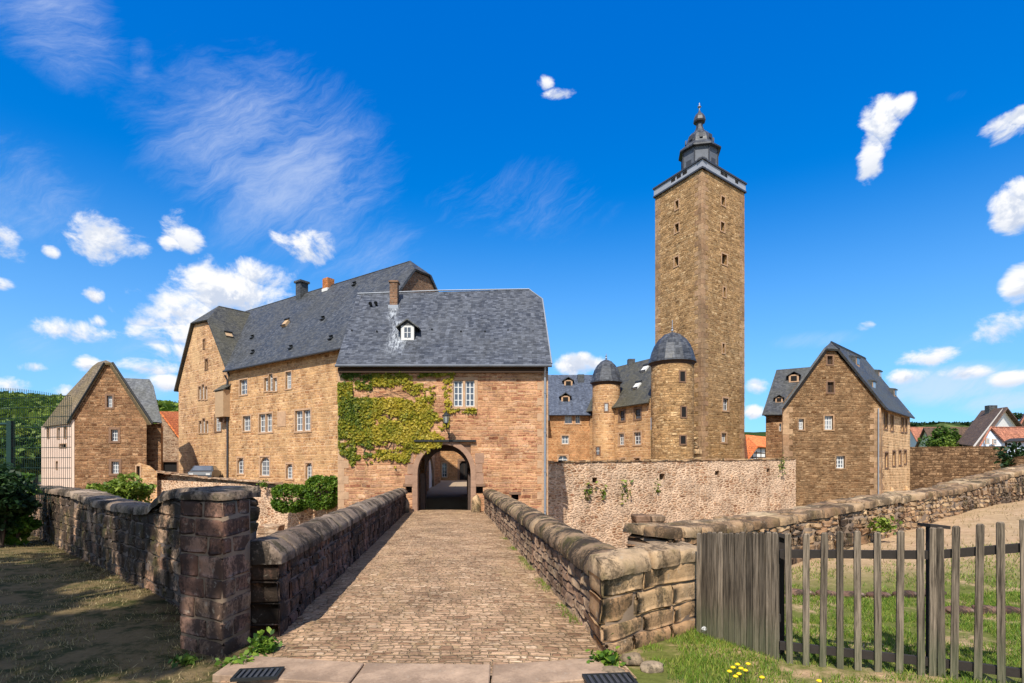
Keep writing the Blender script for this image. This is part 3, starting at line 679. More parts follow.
def capstone(mb, O, U, W, L, w, h, shape, seed, mi=0, amp=.02, nseg=6, col=None):
    """one weathered coping stone: O centre of the underside at its start, U along, W across"""
    prof = {'ridge': [(-.5, 0), (-.5, .35), (-.44, .5), (-.2, .95), (0, 1.0), (.2, .95), (.44, .5), (.5, .35), (.5, 0)],
            'round': [(-.5, 0), (-.52, .3), (-.47, .6), (-.33, .88), (-.12, 1.), (.12, 1.), (.33, .88), (.47, .6), (.52, .3), (.5, 0)],
            'flat': [(-.5, 0), (-.51, .5), (-.47, .92), (-.2, 1.), (.2, 1.), (.47, .9), (.51, .5), (.5, 0)]}[shape]
    col = random.random() if col is None else col; rings = []
    for i in range(nseg+1):
        t = i/nseg; e = 1-.045*max(0, 1-min(t, 1-t)*nseg*1.0)**2; ring = []
        for (a, c) in prof:
            p = O+U*(L*(.008+t*.984))+W*(a*w*e)+Z*(c*h*(e if c > .2 else 1))
            q = mn.noise_vector(p*2.3+V((seed, 0, 0)))*amp+mn.noise_vector(p*8+V((0, seed, 0)))*amp*.45
            if c < .01: q.z = 0
            ring.append(p+q)
        rings.append(ring)
    n = len(prof)
    for i in range(nseg):
        for k in range(n-1): mb.face([rings[i][k], rings[i+1][k], rings[i+1][k+1], rings[i][k+1]], mi=mi, c=col)
    mb.face(rings[0], mi=mi, c=col); mb.face(rings[-1][::-1], mi=mi, c=col)

# left parapet of the bridge
t = thing('bridge_parapet', 'dark left parapet of the bridge with ridged coping stones, casting shade on the road', 'stone wall', (-3.6, 16, 0), 'parapets of the bridge')
mb = MB(); A, B = V((rl(7.35), 7.35, 0)), V((rl(27.9), 27.9, 0)); Ul = (B-A).normalized(); Nl = Ul.cross(Z)
z = -.15
for k, h in enumerate((.33, .27, .29, .24)):
    mb.stone(A-Ul*.07+Nl*.02+Z*z, Ul*(.42, .30)[k % 2], -Nl*.54, Z*(h-.004), .016, .008); z += h
blockwall(mb, A, B, lambda s: -.05, lambda s: .98-.01*s, .5, .14, .26, .22, .5)
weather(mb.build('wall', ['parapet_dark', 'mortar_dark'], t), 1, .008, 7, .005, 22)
mb = MB(); L = (B-A).length; u = -.05; k = 0
while u < L-.2:
    l = random.uniform(.62, .95); l = min(l, L-u)
    capstone(mb, A-Nl*.25+Ul*(u-.06)+Z*(.955-.008*u/20), Ul, -Nl, l, .64, .29+random.uniform(-.01, .015), 'ridge', k, amp=.016); u += l; k += 1
weather(mb.build('coping', 'cap', t), 1, .004, 9, .004, 25)
# right parapet
t = thing('bridge_parapet', 'right parapet of the bridge with rounded mossy coping running to the gate', 'stone wall', (.2, 16, 0), 'parapets of the bridge')
mb = MB(); A2, B2 = V((rr(28.0), 28.0, 0)), V((rr(7.15), 7.15, 0)); Ur = (B2-A2).normalized(); Nr = Ur.cross(Z)
# its road side faces left, so the course runs from the gate towards the viewer
blockwall(mb, A2, B2, lambda s: -.05, lambda s: .88-.05*s, .55, .12, .24, .2, .5)
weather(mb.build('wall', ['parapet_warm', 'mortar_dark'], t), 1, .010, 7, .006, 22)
mb = MB(); L = (B2-A2).length; u = 0; k = 50
while u < L-.15:
    l = random.uniform(.55, 1.0); l = min(l, L-u)
    capstone(mb, A2-Nr*.27+Ur*u+Z*(.86-.05*(u/L)), Ur, -Nr, l, .66+random.uniform(-.03, .03), .30+random.uniform(-.02, .02), 'round', k, amp=.032); u += l; k += 1
weather(mb.build('coping', 'cap_mossy', t), 1, .008, 6, .006, 22)
# end corner and wing wall of the right parapet: large worn blocks
t = thing('wing_wall', 'low worn ochre stone corner where the right parapet turns towards the wooden gate', 'stone wall', (1.8, 7.3, 0))
mb = MB(); Aw, Bw = V((1.07, 6.55, 0)), V((2.62, 7.80, 0)); Uw = (Bw-Aw).normalized(); Nw = Uw.cross(Z); Kw = V((-.117, .993, 0))*.62
rows = [(-.25, .38, .7), (.13, .24, .75), (.37, .29, .62), (.66, .26, .95)]
for i, (z, h, l0) in enumerate(rows):
    u = -.02; Lw = (Bw-Aw).length
    while u < Lw-.1:
        l = l0*random.uniform(.6, 1.25)
        if Lw-(u+l) < .25: l = Lw-u
        off = .05 if i == 0 else .02*random.uniform(-1, 1)
        mb.stone(Aw+Uw*(u+.004)+Z*z+Nw*off, Uw*(l-.008), Kw, Z*(h-.008), .028, .012); u += l
mb.obox(Aw+Uw*.05+Kw*.06-Z*.2, Uw*(Lw-.12), Kw*.88, Z*1.05, 1, .5)
weather(mb.build('wall', ['corner', 'mortar'], t), 3, .03, 3, .012, 13)
mb = MB(); u = -.04; k = 90
while u < 1.9:
    l = [.95, .6, .52][min(k-90, 2)]; capstone(mb, Aw+Kw*.49+Uw*u+Z*(.90+(.02 if k > 90 else 0)), Uw, Kw.normalized(), l, .70, .25-.03*(k-90), 'flat' if k > 90 else 'round', k, amp=.035, nseg=8); u += l; k += 1
weather(mb.build('coping', 'cap_ochre', t), 2, .02, 4, .010, 14)

# square pier
pf = [V((-4.08, 6.86, 0)), V((-3.37, 6.52, 0)), V((-3.32, 7.16, 0)), V((-4.03, 7.50, 0))]
t = thing('stone_pier', 'square pier of reddish sandstone blocks with flat cap at the bridge entrance', 'pier', (-3.56, 7.02, 0))
mb = MB(); z = -.1; Ua = (pf[1]-pf[0]); Wa = (pf[3]-pf[0]); k = 0
for h in (.27, .23, .25, .24, .27, .23, .22, .21):
    sp_ = [.42, .62, .36, .58, .45, .66, .38, .55][k]; s2 = [.55, .4, .6, .45, .5, .38, .6, .5][k]; g_ = .012
    a, c = Ua*sp_, Ua*(1-sp_); d, e = Wa*s2, Wa*(1-s2); O = pf[0]+Z*z
    sc = lambda v: v-v.normalized()*g_
    mb.stone(O, sc(a), sc(d), Z*(h-g_), .022, .012); mb.stone(O+a, sc(c), sc(d if k % 2 else Wa*.97), Z*(h-g_), .022, .012)
    mb.stone(O+d, sc(a), sc(e), Z*(h-g_), .022, .012)
    if k % 2: mb.stone(O+a+d, sc(c), sc(e), Z*(h-g_), .022, .012)
    z += h; k += 1
mb.obox(pf[0]+(Ua+Wa)*.03-Z*.1, Ua*.94, Wa*.94, Z*1.9, 1, .5)
weather(mb.build('shaft', ['pier', 'mortar'], t), 3, .012, 5, .005, 18)
mb = MB()
for a, c in ((0, .52), (.52, 1)): capstone(mb, pf[0]+Ua*(a*1.04-.02)+Wa*.5+Z*(z), Ua.normalized(), Wa.normalized(), Ua.length*(c-a)*1.04, Wa.length*1.06, .10, 'flat', 7+a, amp=.025)
weather(mb.build('cap', 'cap', t), 2, .008, 6, .005, 18)

# left garden wall, dipping between its far end and the pier
t = thing('garden_wall', 'old stained sandstone wall left of the pier, its top dipping in the middle', 'stone wall', (-9, 13, 0))
Ag, Bg = V((-16.1, 18.8, 0)), V((-4.15, 7.85, 0)); Lg = (Bg-Ag).length; Ugw = (Bg-Ag).normalized(); Ngw = Ugw.cross(Z)
def gtop(s):
    px = 512+560*(Ag.x+(Bg.x-Ag.x)*s)/(Ag.y+(Bg.y-Ag.y)*s); Y = Ag.y+(Bg.y-Ag.y)*s
    ys_ = np.interp(px, [31, 72, 93, 120, 148, 156, 166, 180], [486, 491, 499.5, 505, 507.5, 499, 489, 488]); return EZ+(HZ-ys_)/F*Y
mb = MB(); blockwall(mb, Ag, Bg, lambda s: -.05, lambda s: gtop(s)-.13, .6, .17, .3, .25, .6, jit=.02, ch=.025, gap=.008)
weather(mb.build('wall', ['garden_wall', 'mortar_dark'], t), 2, .02, 4, .009, 14)
mb = MB(); u = 0; k = 20
while u < Lg-.1:
    l = random.uniform(.5, 1.); l = min(l, Lg-u); s0, s1 = u/Lg, min(1, (u+l)/Lg)
    Uc = (Ugw*l+Z*(gtop(s1)-gtop(s0))).normalized(); capstone(mb, Ag+Ugw*u-Ngw*.3+Z*(gtop(s0)-.15), Uc, -Ngw, l, .7, .16, 'flat', k, amp=.035); u += l; k += 1
weather(mb.build('coping', 'cap', t), 1, .012, 5, .007, 16)

# long boundary wall on the right
t = thing('boundary_wall', 'long broad sandstone wall behind the picket fence climbing to the right', 'stone wall', (8, 13, 0))
Ab, Bb = V((2.72, 9.85, 0)), V((24.5, 25.4, 0)); Lb = (Bb-Ab).length; Ub = (Bb-Ab).normalized(); Nb = Ub.cross(Z)
def btop(s):
    p = Ab+(Bb-Ab)*s; px = 512+560*p.x/p.y; return EZ+(HZ-np.interp(px, [665, 700, 780, 893, 958, 1024, 1060], [529, 528, 518, 498, 489, 470, 462]))/F*p.y
mb = MB(); blockwall(mb, Ab, Bb, lambda s: gheight(*(Ab+(Bb-Ab)*s).xy)[()]-.1, lambda s: btop(s)-.15, .95, .12, .26, .18, .6, jit=.03, ch=.03, gap=.01)
weather(mb.build('wall', ['long_wall', 'mortar'], t), 2, .03, 3.5, .012, 12)
mb = MB(); u = -.05; k = 120
while u < Lb-.1:
    l = random.uniform(.5, 1.1); l = min(l, Lb-u); s0, s1 = max(0, u/Lb), min(1, (u+l)/Lb)
    Uc = (Ub*l+Z*(btop(s1)-btop(s0))).normalized()
    for off, ww in ((.24, .52), (.74, .5)): capstone(mb, Ab+Ub*u-Nb*off+Z*(btop(s0)-.17+random.uniform(-.02, .02)), Uc, -Nb, l, ww, .18, 'flat', k+off, amp=.05)
    u += l; k += 1
weather(mb.build('coping', 'cap_ochre', t), 1, .02, 4, .01, 12)

# loose stones and stone edging
def rock(name, x, y, z, rx, ry, rz, label, cat, mat='pale_rock', group=None, seed=0):
    import bmesh
    bm = bmesh.new(); bmesh.ops.create_icosphere(bm, subdivisions=3, radius=1)
    for v in bm.verts:
        q = v.co.copy(); q = V([math.copysign(abs(c)**.75, c) for c in q]); q += mn.noise_vector(q*1.3+V((seed, seed*2, 0)))*.22+mn.noise_vector(q*4+V((seed, 0, 3)))*.06
        v.co = V((q.x*rx, q.y*ry, q.z*rz))
    me = bpy.data.meshes.new(name); bm.to_mesh(me); bm.free()
    at = me.attributes.new('rnd', 'FLOAT', 'FACE'); at.data.foreach_set('value', [random.Random(seed).random()]*len(me.polygons)); me.materials.append(M[mat])
    me.polygons.foreach_set('use_smooth', [True]*len(me.polygons))
    o = bpy.data.objects.new(name, me); C.objects.link(o); o.location = (x, y, z); return tag(o, label, cat, group)
GR = 'pale stones at the foot of the wing wall'
rock('edging_stone', X(632, 6.35), 6.35, .03, .12, .10, .07, 'rounded pale stone at the foot of the worn wall corner', 'stone', group=GR, seed=1)
rock('edging_stone', X(652, 6.15), 6.15, .01, .13, .10, .06, 'flat pale stone between the road and the grass', 'stone', group=GR, seed=2)
rock('edging_stone', X(612, 5.95), 5.95, .0, .15, .14, .07, 'low dark stone next to the right drain grate', 'stone', group=GR, seed=3)
rock('guard_stone', X(406.5, 27.6), 27.6, .25, .14, .16, .42, 'pale grey leaning guard stone left of the gate arch', 'guard stone', group='guard stones beside the gate', seed=4)
rock('guard_stone', X(476, 27.7), 27.7, .28, .24, .25, .55, 'mossy tan guard stone right of the gate arch', 'guard stone', mat='corner', group='guard stones beside the gate', seed=5)
edge_px = [(800, 577), (826, 583), (852, 588), (878, 590), (905, 592), (932, 594), (959, 602), (984, 604), (1009, 603), (1036, 602)]
for i, (px, py) in enumerate(edge_px):
    Y = 9.6 if px < 945 else 8.5
    x = X(px, Y); rock('edging_stone', x, Y, float(gheight(x, Y))+.03, random.uniform(.14, .24), .12, random.uniform(.05, .09), ORD[i]+' dark stone from the left in the low row behind the picket fence', 'stone', mat='parapet_dark', group='row of edging stones in the grass', seed=10+i)

# ================================================================== GATEHOUSE
GY = 28.6
t = thing('gatehouse', 'sandstone gatehouse with steep slate roof, pointed gate arch and ivy', 'building', (-3.5, 33, 0)); gh = t
wf = Wall((X(338, GY), GY), (X(548, GY), GY), -5, 7.62)
gate_h = wf.rect(417.6, 444.5, 470.8, 512); gate_h = (gate_h[0], -.1, gate_h[2], gate_h[3])
w1 = wf.rect(453.5, 380.5, 474.5, 406.5)
niches = [wf.rect(405.5, 486.5, 412, 493), wf.rect(476, 486.5, 483, 493.5), wf.rect(511.5, 494.5, 518.5, 500)]
mb = MB(); wf.build(mb, [gate_h, w1]+niches, .35)
xr = wf.B.x; xl = wf.A.x; GD = 9.4
wr = Wall((xr, GY), (xr, GY+GD), -5, 7.62, gpoly(GD, -5, 7.62, 12.6, .12)); wr.build(mb)
wl = Wall((xl, GY+GD), (xl, GY), -5, 7.62, gpoly(GD, -5, 7.62, 12.6)); wl.build(mb)
wb = Wall((xr, GY+GD), (xl, GY+GD), -5, 7.62); cxg = (X(417.6, GY)+X(470.8, GY))/2
bu0, bu1 = xr-(cxg+.42), xr-(cxg-2.3)
wb.build(mb, [(bu0, -.1, bu1, 3.35)], .3)
# quoins and jamb stones
z = -3
for k in range(26):
    h = .40; l = .55 if k % 2 else .32
    mb.obox(wf.pt(wf.L-l, z, -.1), wf.U*(l+.006), Z*(h-.01), wf.N*.115, 1); mb.obox(wf.pt(-.006, z, -.1), wf.U*(l), Z*(h-.01), wf.N*.112, 1)
    z += h
    if z > 7.2: break
for k, (px, py, w_, h_) in enumerate([(475, 453, 9, 10), (475.5, 463.5, 7, 9), (474.5, 473, 9, 11), (405.5, 452, 8, 11), (407.5, 464, 6, 10), (405, 475, 8.5, 10), (475, 484.6, 6, 1.5)]):
    h0 = wf.rect(px, py, px+w_, py+h_); wf.bar(mb, *h0, -.05, .02, 2)
mb.build('wall', ['gate_stone', 'trim', 'trim_mid'], t)
for nh in niches:
    m2 = MB(); m2.face([wf.pt(nh[0], nh[1], -.34), wf.pt(nh[2], nh[1], -.34), wf.pt(nh[2], nh[3], -.34), wf.pt(nh[0], nh[3], -.34)])
    lh = m2.build('loophole', 'dark_void', t); m2 = MB(); wf.bar(m2, nh[0]-.12, nh[3], nh[2]+.12, nh[3]+.13, -.05, .04); m2.build('lintel', 'trim_dark', lh)
# passage lining
mb = MB(); px0, px1 = X(418, GY)-.02, X(470.5, GY)+.02; yb = GY+GD-.3
ps = -.104*(yb-GY-.35); mb.face([(px0-.0, GY+.35, -.1), (px0+ps, yb, -.1), (px0+ps, yb, 3.6), (px0, GY+.35, 3.6)]); mb.face([(px1+ps, yb, -.1), (px1, GY+.35, -.1), (px1, GY+.35, 3.6), (px1+ps, yb, 3.6)])
mb.face([(px0, GY+.35, 3.6), (px0+ps, yb, 3.6), (px1+ps, yb, 3.6), (px1, GY+.35, 3.6)])
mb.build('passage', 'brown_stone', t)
# arch rings: outer surround and inner ring
def archring(w, u0, u1, z0, z1, o0, o1, b, rise=1.05, n=12, full=None):
    """stone ring round an arched opening; a rectangular hole behind it is filled to the arch line"""
    mb = MB(); r = (u1-u0)/2; uc = (u0+u1)/2; zs = z1-r*rise
    arc = [(uc-r*math.cos(math.pi*k/(2*n))*1., zs+(z1-zs)*math.sin(math.pi*k/(2*n))**.92) for k in range(n+1)]
    arc = arc+[(2*uc-p[0], p[1]) for p in arc[-2::-1]]
    out = []
    for (u, z) in arc:
        if full: 
            out.append((min(max(u, full[0]), full[1]) if z < zs+.001 else u, full[2]))
        d = V((u-uc, 0, (z-zs)/rise)); d.normalize(); 
        if not full: out.append((u+d.x*b, z+d.z*b))
    for k in range(len(arc)-1):
        a, c, e, f_ = arc[k], arc[k+1], out[k+1], out[k]
        mb.face([w.pt(*a, o1), w.pt(*f_, o1), w.pt(*e, o1), w.pt(*c, o1)][::-1], c=random.random())
        mb.face([w.pt(*a, o1), w.pt(*c, o1), w.pt(*c, o0), w.pt(*a, o0)][::-1])
        mb.face([w.pt(*f_, o1), w.pt(*e, o1), w.pt(*e, o0), w.pt(*f_, o0)])
    for sgn, ue, uo in ((-1, u0, u0-b if not full else full[0]), (1, u1, u1+b if not full else full[1])):
        if abs(ue-uo) > .005:
            zz = z0
            while zz < zs-.01:
                h = min(.42, zs-zz); w.bar(mb, min(ue, uo), zz+.004, max(ue, uo), zz+h-.004, o0, o1); zz += h
    return mb
mb = archring(wf, gate_h[0]+.0, gate_h[2]-.0, -.05, gate_h[3], -.35, .045, .26, 1.12); mb.build('arch_surround', 'trim_mid', t)
mb = archring(wf, gate_h[0]+.0, gate_h[2], -.05, gate_h[3]-.02, -.32, -.06, 0, 1.12, full=(gate_h[0], gate_h[2], gate_h[3]+.01)); mb.build('arch_head', 'trim_dark', t)
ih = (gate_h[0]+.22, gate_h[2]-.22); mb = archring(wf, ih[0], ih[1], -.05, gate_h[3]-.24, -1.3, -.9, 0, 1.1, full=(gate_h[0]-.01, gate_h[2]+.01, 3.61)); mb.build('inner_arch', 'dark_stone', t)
mb = MB(); wf.bar(mb, *[wf.at(414.5, 441)[0], wf.at(414.5, 441.9)[1], wf.at(476, 441)[0], wf.at(414.5, 440)[1]], -.02, .16); mb.build('drip_mould', 'black_metal', t)
# window with mullion
window(t, wf, w1, 4, 4, .16, trim='trim', mull=1, fb=.06, rec=.1)
mb = MB(); h0 = wf.rect(528, 368, 545, 470)
# roof
mb = MB(); ze, zr = 7.5, 12.68; yr = 33.3
E0, E1 = V((X(335.6, 28.2), 28.2, 7.42)), V((X(551.8, 28.2), 28.2, 7.42))
R0 = V((X(357.5, yr), yr, 12.55)); Rm = V((X(440, yr), yr, 12.78)); R1 = V((X(529, yr), yr, 12.82)); H1 = V((X(542.5, 32.6), 32.6, 12.02)); H1b = V((H1.x, 34.0, 12.02))
E0b, E1b = V((E0.x, 38.4, 7.42)), V((E1.x, 38.4, 7.42))
roofslab(mb, [E0, E1, H1, R1, R0], .14); roofslab(mb, [E0b, R0, R1, H1b, E1b], .14); roofslab(mb, [H1, H1b, R1], .14)
rf = mb.build('roof', 'slate_gate', t)
nrm = (E1-E0).cross(R0-E0).normalized()
mb = MB(); mb.tube([R0+Z*.02, Rm+Z*-.02, R1+Z*.02, H1+Z*.02, E1+Z*.04], .038, 6); mb.build('ridge_flashing', 'lead', rf)
mb = MB(); mb.tube([E0+V((0, -.08, -.08)), E1+V((0, -.08, -.08))], .075, 10); mb.build('gutter', 'drum_grey', t)
mb = MB(); xd = X(545, 28.45); mb.tube([(xd, 28.15, 7.3), (xd, 28.3, 7.05), (xd, 28.46, 6.8), (xd, 28.46, -3.5)], .055, 10)
for z in (6, 4, 2, 0): mb.tube([(xd, 28.46, z), (xd, 28.46, z+.06)], .075, 10)
mb.build('downpipe', 'lead', t)
mb = MB(); mb.box(X(338, 28.5), X(548, 28.5), 28.45, 28.62, 7.05, 7.3); mb.build('eaves_board', 'timber', t)
# chimney
b0 = hitplane(393.5, 307, E0, nrm); mb = MB(); mb.box(b0.x-.22, b0.x+.22, b0.y, b0.y+.5, b0.z-.3, b0.z+1.55); mb.box(b0.x-.28, b0.x+.28, b0.y-.04, b0.y+.54, b0.z+1.43, b0.z+1.52)
ch = mb.build('chimney', 'brick', t); mb = MB(); mb.box(b0.x-.29, b0.x+.29, b0.y-.10, b0.y+.3, b0.z-.18, b0.z+.10); mb.build('flashing', 'lead', ch)
# dormer
d0 = hitplane(407.5, 340, E0, nrm); w_ = .34; dn = MB(); yf = d0.y; zf = d0.z+.05
dn.box(d0.x-w_, d0.x+w_, yf, yf+1.3, zf-.15, zf+.72); dm = dn.build('dormer', 'white_frame', t)
dr = MB(); ap = V((d0.x, yf-.12, zf+1.08))
for s_ in (-1, 1): roofslab(dr, [(d0.x+s_*.62, yf-.14, zf+.62), tuple(ap), (d0.x, yf+1.5, zf+1.08), (d0.x+s_*.62, yf+1.5, zf+.62)], .06)
dr.face([(d0.x-w_, yf-.004, zf+.72), (d0.x+w_, yf-.004, zf+.72), (d0.x, yf-.004, zf+1.02)]); dr.build('dormer_roof', 'slate_dark', dm)
wd = Wall((d0.x-w_, yf-.0), (d0.x+w_, yf), zf, zf+.7); gm = MB(); wd.bar(gm, .17, zf+.08, w_*2-.17, zf+.62, -.02, .012); gm.build('pane', 'glass', dm)
gm = MB(); wd.bar(gm, w_-.02, zf+.08, w_+.02, zf+.62, .013, .03); wd.bar(gm, .17, zf+.33, 2*w_-.17, zf+.36, .013, .026); gm.build('glazing_bar', 'white_frame', dm)
gm = MB()
for s_ in (-1, 1): gm.obox((d0.x+s_*(w_+.0), yf, zf-.1), (s_*.03, 0, 0), (0, 1.2, 0), (0, 0, .78))
gm.build('dormer_cheek', 'slate_dark', dm)
# lead-stained streak below the chimney is part of the roof; snow hooks
for px, py in ((371, 306), (376.5, 305.5)):
    p = hitplane(px, py, E0, nrm); mb = MB(); mb.tube([p, p+nrm*.2, p+nrm*.32-Z*.14], [.07, .09, .1], 8); mb.build('vent_pipe', 'black_metal', t)
for px in (352, 377, 402, 432, 461, 485, 508, 533):
    p = hitplane(px, 330+(px % 3), E0, nrm); mb = MB(); mb.tube([p-nrm*.02, p+nrm*.09], .045, 6); mb.build('roof_hook', 'black_metal', t)

# lantern over the gate
lp = P(446.2, 419, 27.75); t = thing('wall_lantern', 'black iron lantern with glass panes hanging over the gate arch', 'lantern', lp)
mb = MB(); mb.lathe(lp, [(.10, -.20), (.18, .16)], 6); mb.build('glass_body', 'lamp_glass', t)
mb = MB()
for k in range(6):
    a = math.pi*2*k/6; mb.tube([lp+V((.1*math.cos(a), .1*math.sin(a), -.2)), lp+V((.18*math.cos(a), .18*math.sin(a), .16))], .012, 5)
mb.lathe(lp, [(0, -.3), (.04, -.27), (.11, -.21), (.11, -.19)], 6); mb.lathe(lp, [(.21, .15), (.21, .17), (.1, .27), (.06, .30), (.06, .34), (0, .38)], 6); mb.tube([lp+Z*.36, lp+Z*.46], .015, 6)
mb.build('lamp_frame', 'black_metal', t)
mb = MB(); q = P(449, 428, GY); mb.tube([(q.x, GY, q.z-.3), (q.x, 28.3, q.z-.35), (lp.x+.02, 27.95, q.z-.12), (lp.x, 27.75, lp.z-.28)], .022, 6)
mb.tube([(q.x, GY-.01, q.z-.5), (q.x, GY-.01, q.z+.1)], .03, 6); mb.build('bracket', 'black_metal', t)

# ivy: leaves hugging the wall
def ivydens(px, py):
    n = mn.noise(V((px*.045, py*.075, 0)))+.6*mn.noise(V((px*.11, py*.24, 5)))+.35*mn.noise(V((px*.3, py*.5, 8)))
    edge = 438+12*mn.noise(V((py*.06, 3, 1)))
    d = -1
    if 341 < px < 455 and 371 < py < 396: d = .2+n*1.3-max(0, (py-376)/18)*.2 + (0.2 if py < 377 else 0)
    if 341 < px < 447 and 390 < py < 402: d = max(d, -.05+n*1.4)
    if 338.5 < px < 449 and 398 < py < 448: d = max(d, .72+n*1.5-max(0, (px-425)/20)*.8)
    if 340 < px < 432 and 440 < py < 470: d = max(d, .6+n*1.3-max(0, (py-452)/14)-max(0, (px-405)/25)*.9-max(0, (352-px)/10)*max(0, (py-452)/8))
    if 338 < px < 352 and 383 < py < 404: d = max(d, .9)
    if 445 < px < 476 and 402 < py < 413: d = max(d, .3+n)
    if 415 < px < 424 and 436 < py < 446: d = max(d, .6)
    if 452 < px < 477 and 379 < py < 408: d = -1
    return d
pts = []; rn = []
while len(pts) < 19000:
    px, py = random.uniform(338, 478), random.uniform(370, 470); d = ivydens(px, py)
    if random.random() < d:
        out = abs(random.gauss(0, .045))+.015; p = P(px, py, GY-out)
        pts.append(tuple(p)); rn.append(.42+.45*mn.noise(V((px*.05, py*.07, 9)))+random.uniform(-.25, .3)+(.22 if px > 372 else -.1)-(.25 if py < 383 else 0))
t = thing('climbing_ivy', 'yellow green creeper spreading over the left half of the gatehouse front', 'ivy', (-7, 28.5, 0))
leaves('leaves', np.array(pts), .11, 'ivy', t, flat=(0, -1, .15), rnd=np.array(rn))
mb = MB()
for k in range(9):
    px = random.uniform(342, 400); p = P(px, 458, GY); pp = [(p.x, GY-.02, p.z)]
    for j in range(7): p = P(px+j*random.uniform(-3, 9), 452-j*11, GY); pp.append((p.x, GY-.03, p.z))
    mb.tube(pp, [.02-.002*j for j in range(8)], 5)
mb.build('stem', 'bark', t)
# ================================================================== PALACE
PA = V((-24.65, 48.6, 0)); PU = V((.812, -.584, 0)).normalized(); PD = V((.584, .812, 0)).normalized()
PE, PR = 11.12, 18.25
t = thing('palace', 'large ochre stone palace with long slate roof behind the gatehouse', 'building', (-20, 52, 0)); pal = t
wl_ = Wall(PA, PA+PU*18., .5, PE-.25)
S = [(239.8, 379.6, 247.3, 394.5, 'd'), (264.5, 378, 268.2, 391, 's'), (268.9, 374, 272.9, 391, 's'), (273.6, 378, 277.2, 391, 's'), (285.8, 371.8, 291.4, 388.8, 's'),
     (243, 416, 250.6, 430.8, 'd'), (259.2, 413.8, 272.2, 432, 'D'), (295.4, 410.3, 310.6, 430.8, 'D'),
     (260.3, 457, 269.6, 475.5, 'a'), (286.3, 464, 292.6, 478.5, 'a'), (305.8, 463, 312, 479, 'a'), (237.5, 458, 243.8, 473.5, 'a')]
hs = [wl_.rect(*s[:4]) for s in S]; mb = MB(); wl_.build(mb, hs); mb.build('wall', 'palace_stone', t)
for s, h in zip(S, hs):
    if s[4] == 'd': window(t, wl_, h, 2, 3, .13, trim='trim', fb=.07)
    if s[4] == 's': window(t, wl_, h, 1, 4, .1, trim='trim', fb=.07)
    if s[4] == 'D': window(t, wl_, h, 4, 3, .15, trim='trim', mull=1, fb=.08)
    if s[4] == 'a': window(t, wl_, h, 2, 4, .14, arch=True, trim='trim', fb=.06)
# blind window between the lower ones, drainpipe, corner quoins
mb = MB(); h = wl_.rect(277.5, 411.5, 286, 426.5); wl_.bar(mb, *h, -.02, .03); mb.build('blocked_window', 'trim', t)
# cross gable
GA, GB = V((-33.4, 56.1, 0)), V((-24.45, 48.7, 0)); wg = Wall(GA, GB, .5, 10.5); Lg2 = wg.L
gz = lambda px, py: wg.at(px, py)
gp = [(0, .5), (Lg2, .5), (Lg2, 10.45), gz(210.2, 321.5), gz(194.6, 324.3), (0, 10.45)]; wg.poly = gp
S2 = [(198.2, 386.5, 201, 399.5, 's'), (201.6, 384.5, 204.3, 399.5, 's'), (204.9, 386.5, 207.4, 399.5, 's'), (198.9, 421, 201.7, 433, 's'), (202.3, 418.5, 205.2, 433, 's'), (205.8, 421, 208.4, 433, 's'),
      (215, 415.2, 221.2, 431.2, 'd'), (203.2, 339.5, 204.9, 348.5, 'x'), (205.2, 359.3, 207.8, 369.5, 'x'), (229.4, 424, 231.6, 429, 'x')]
hs = [wg.rect(*s[:4]) for s in S2]; mb = MB(); wg.build(mb, hs); 
wgl = Wall(GA+PD*11.5, GA, .5, 10.45); wgl.build(mb); mb.build('gable_wall', 'palace_gable', t)
for s, h in zip(S2, hs):
    if s[4] == 'x': slitw(t, wg, h)
    elif s[4] == 's': window(t, wg, h, 1, 4, .09, arch=True, trim='trim', fb=.06)
    else: window(t, wg, h, 2, 4, .13, trim='trim_dark', fb=.06)
# oriel on corbels
h = wl_.rect(226, 389, 234.6, 417); mb = MB()
wg.bar(mb, *wg.rect(223.8, 391, 232.2, 417.5), .0, .75); orl = mb.build('oriel', 'oriel_wood', t)
mb = MB(); q = wg.rect(223.4, 386.5, 232.8, 391); O = wg.pt(q[0]-.05, q[1], 0)
roofslab(mb, [wg.pt(q[0]-.08, q[1], .85), wg.pt(q[2]+.05, q[1], .85), wg.pt(q[2]+.05, q[3]+.25, 0), wg.pt(q[0]-.08, q[3]+.25, 0)], .08); mb.build('oriel_roof', 'slate_side', orl)
mb = MB(); q = wg.rect(224.5, 417.5, 231.5, 422)
for k in (0, .8): wg.bar(mb, q[0]+k, q[1], q[0]+k+.25, q[3], 0, .5)
mb.build('corbel', 'trim_dark', orl)
mb = MB(); u_, z_ = wl_.at(234.6, 430); mb.tube([wl_.pt(.12, 10.2, .35), wl_.pt(.12, 9.8, .12), wl_.pt(.12, .8, .12)], .075, 8); mb.build('downpipe', 'lead_dark', t)
# roofs
mb = MB(); kk = (PR-PE)/5.5
def pp(s, d, z): return PA+PU*s+PD*d+Z*z
ov = .45; zo = PE-kk*ov
f0 = 4.6
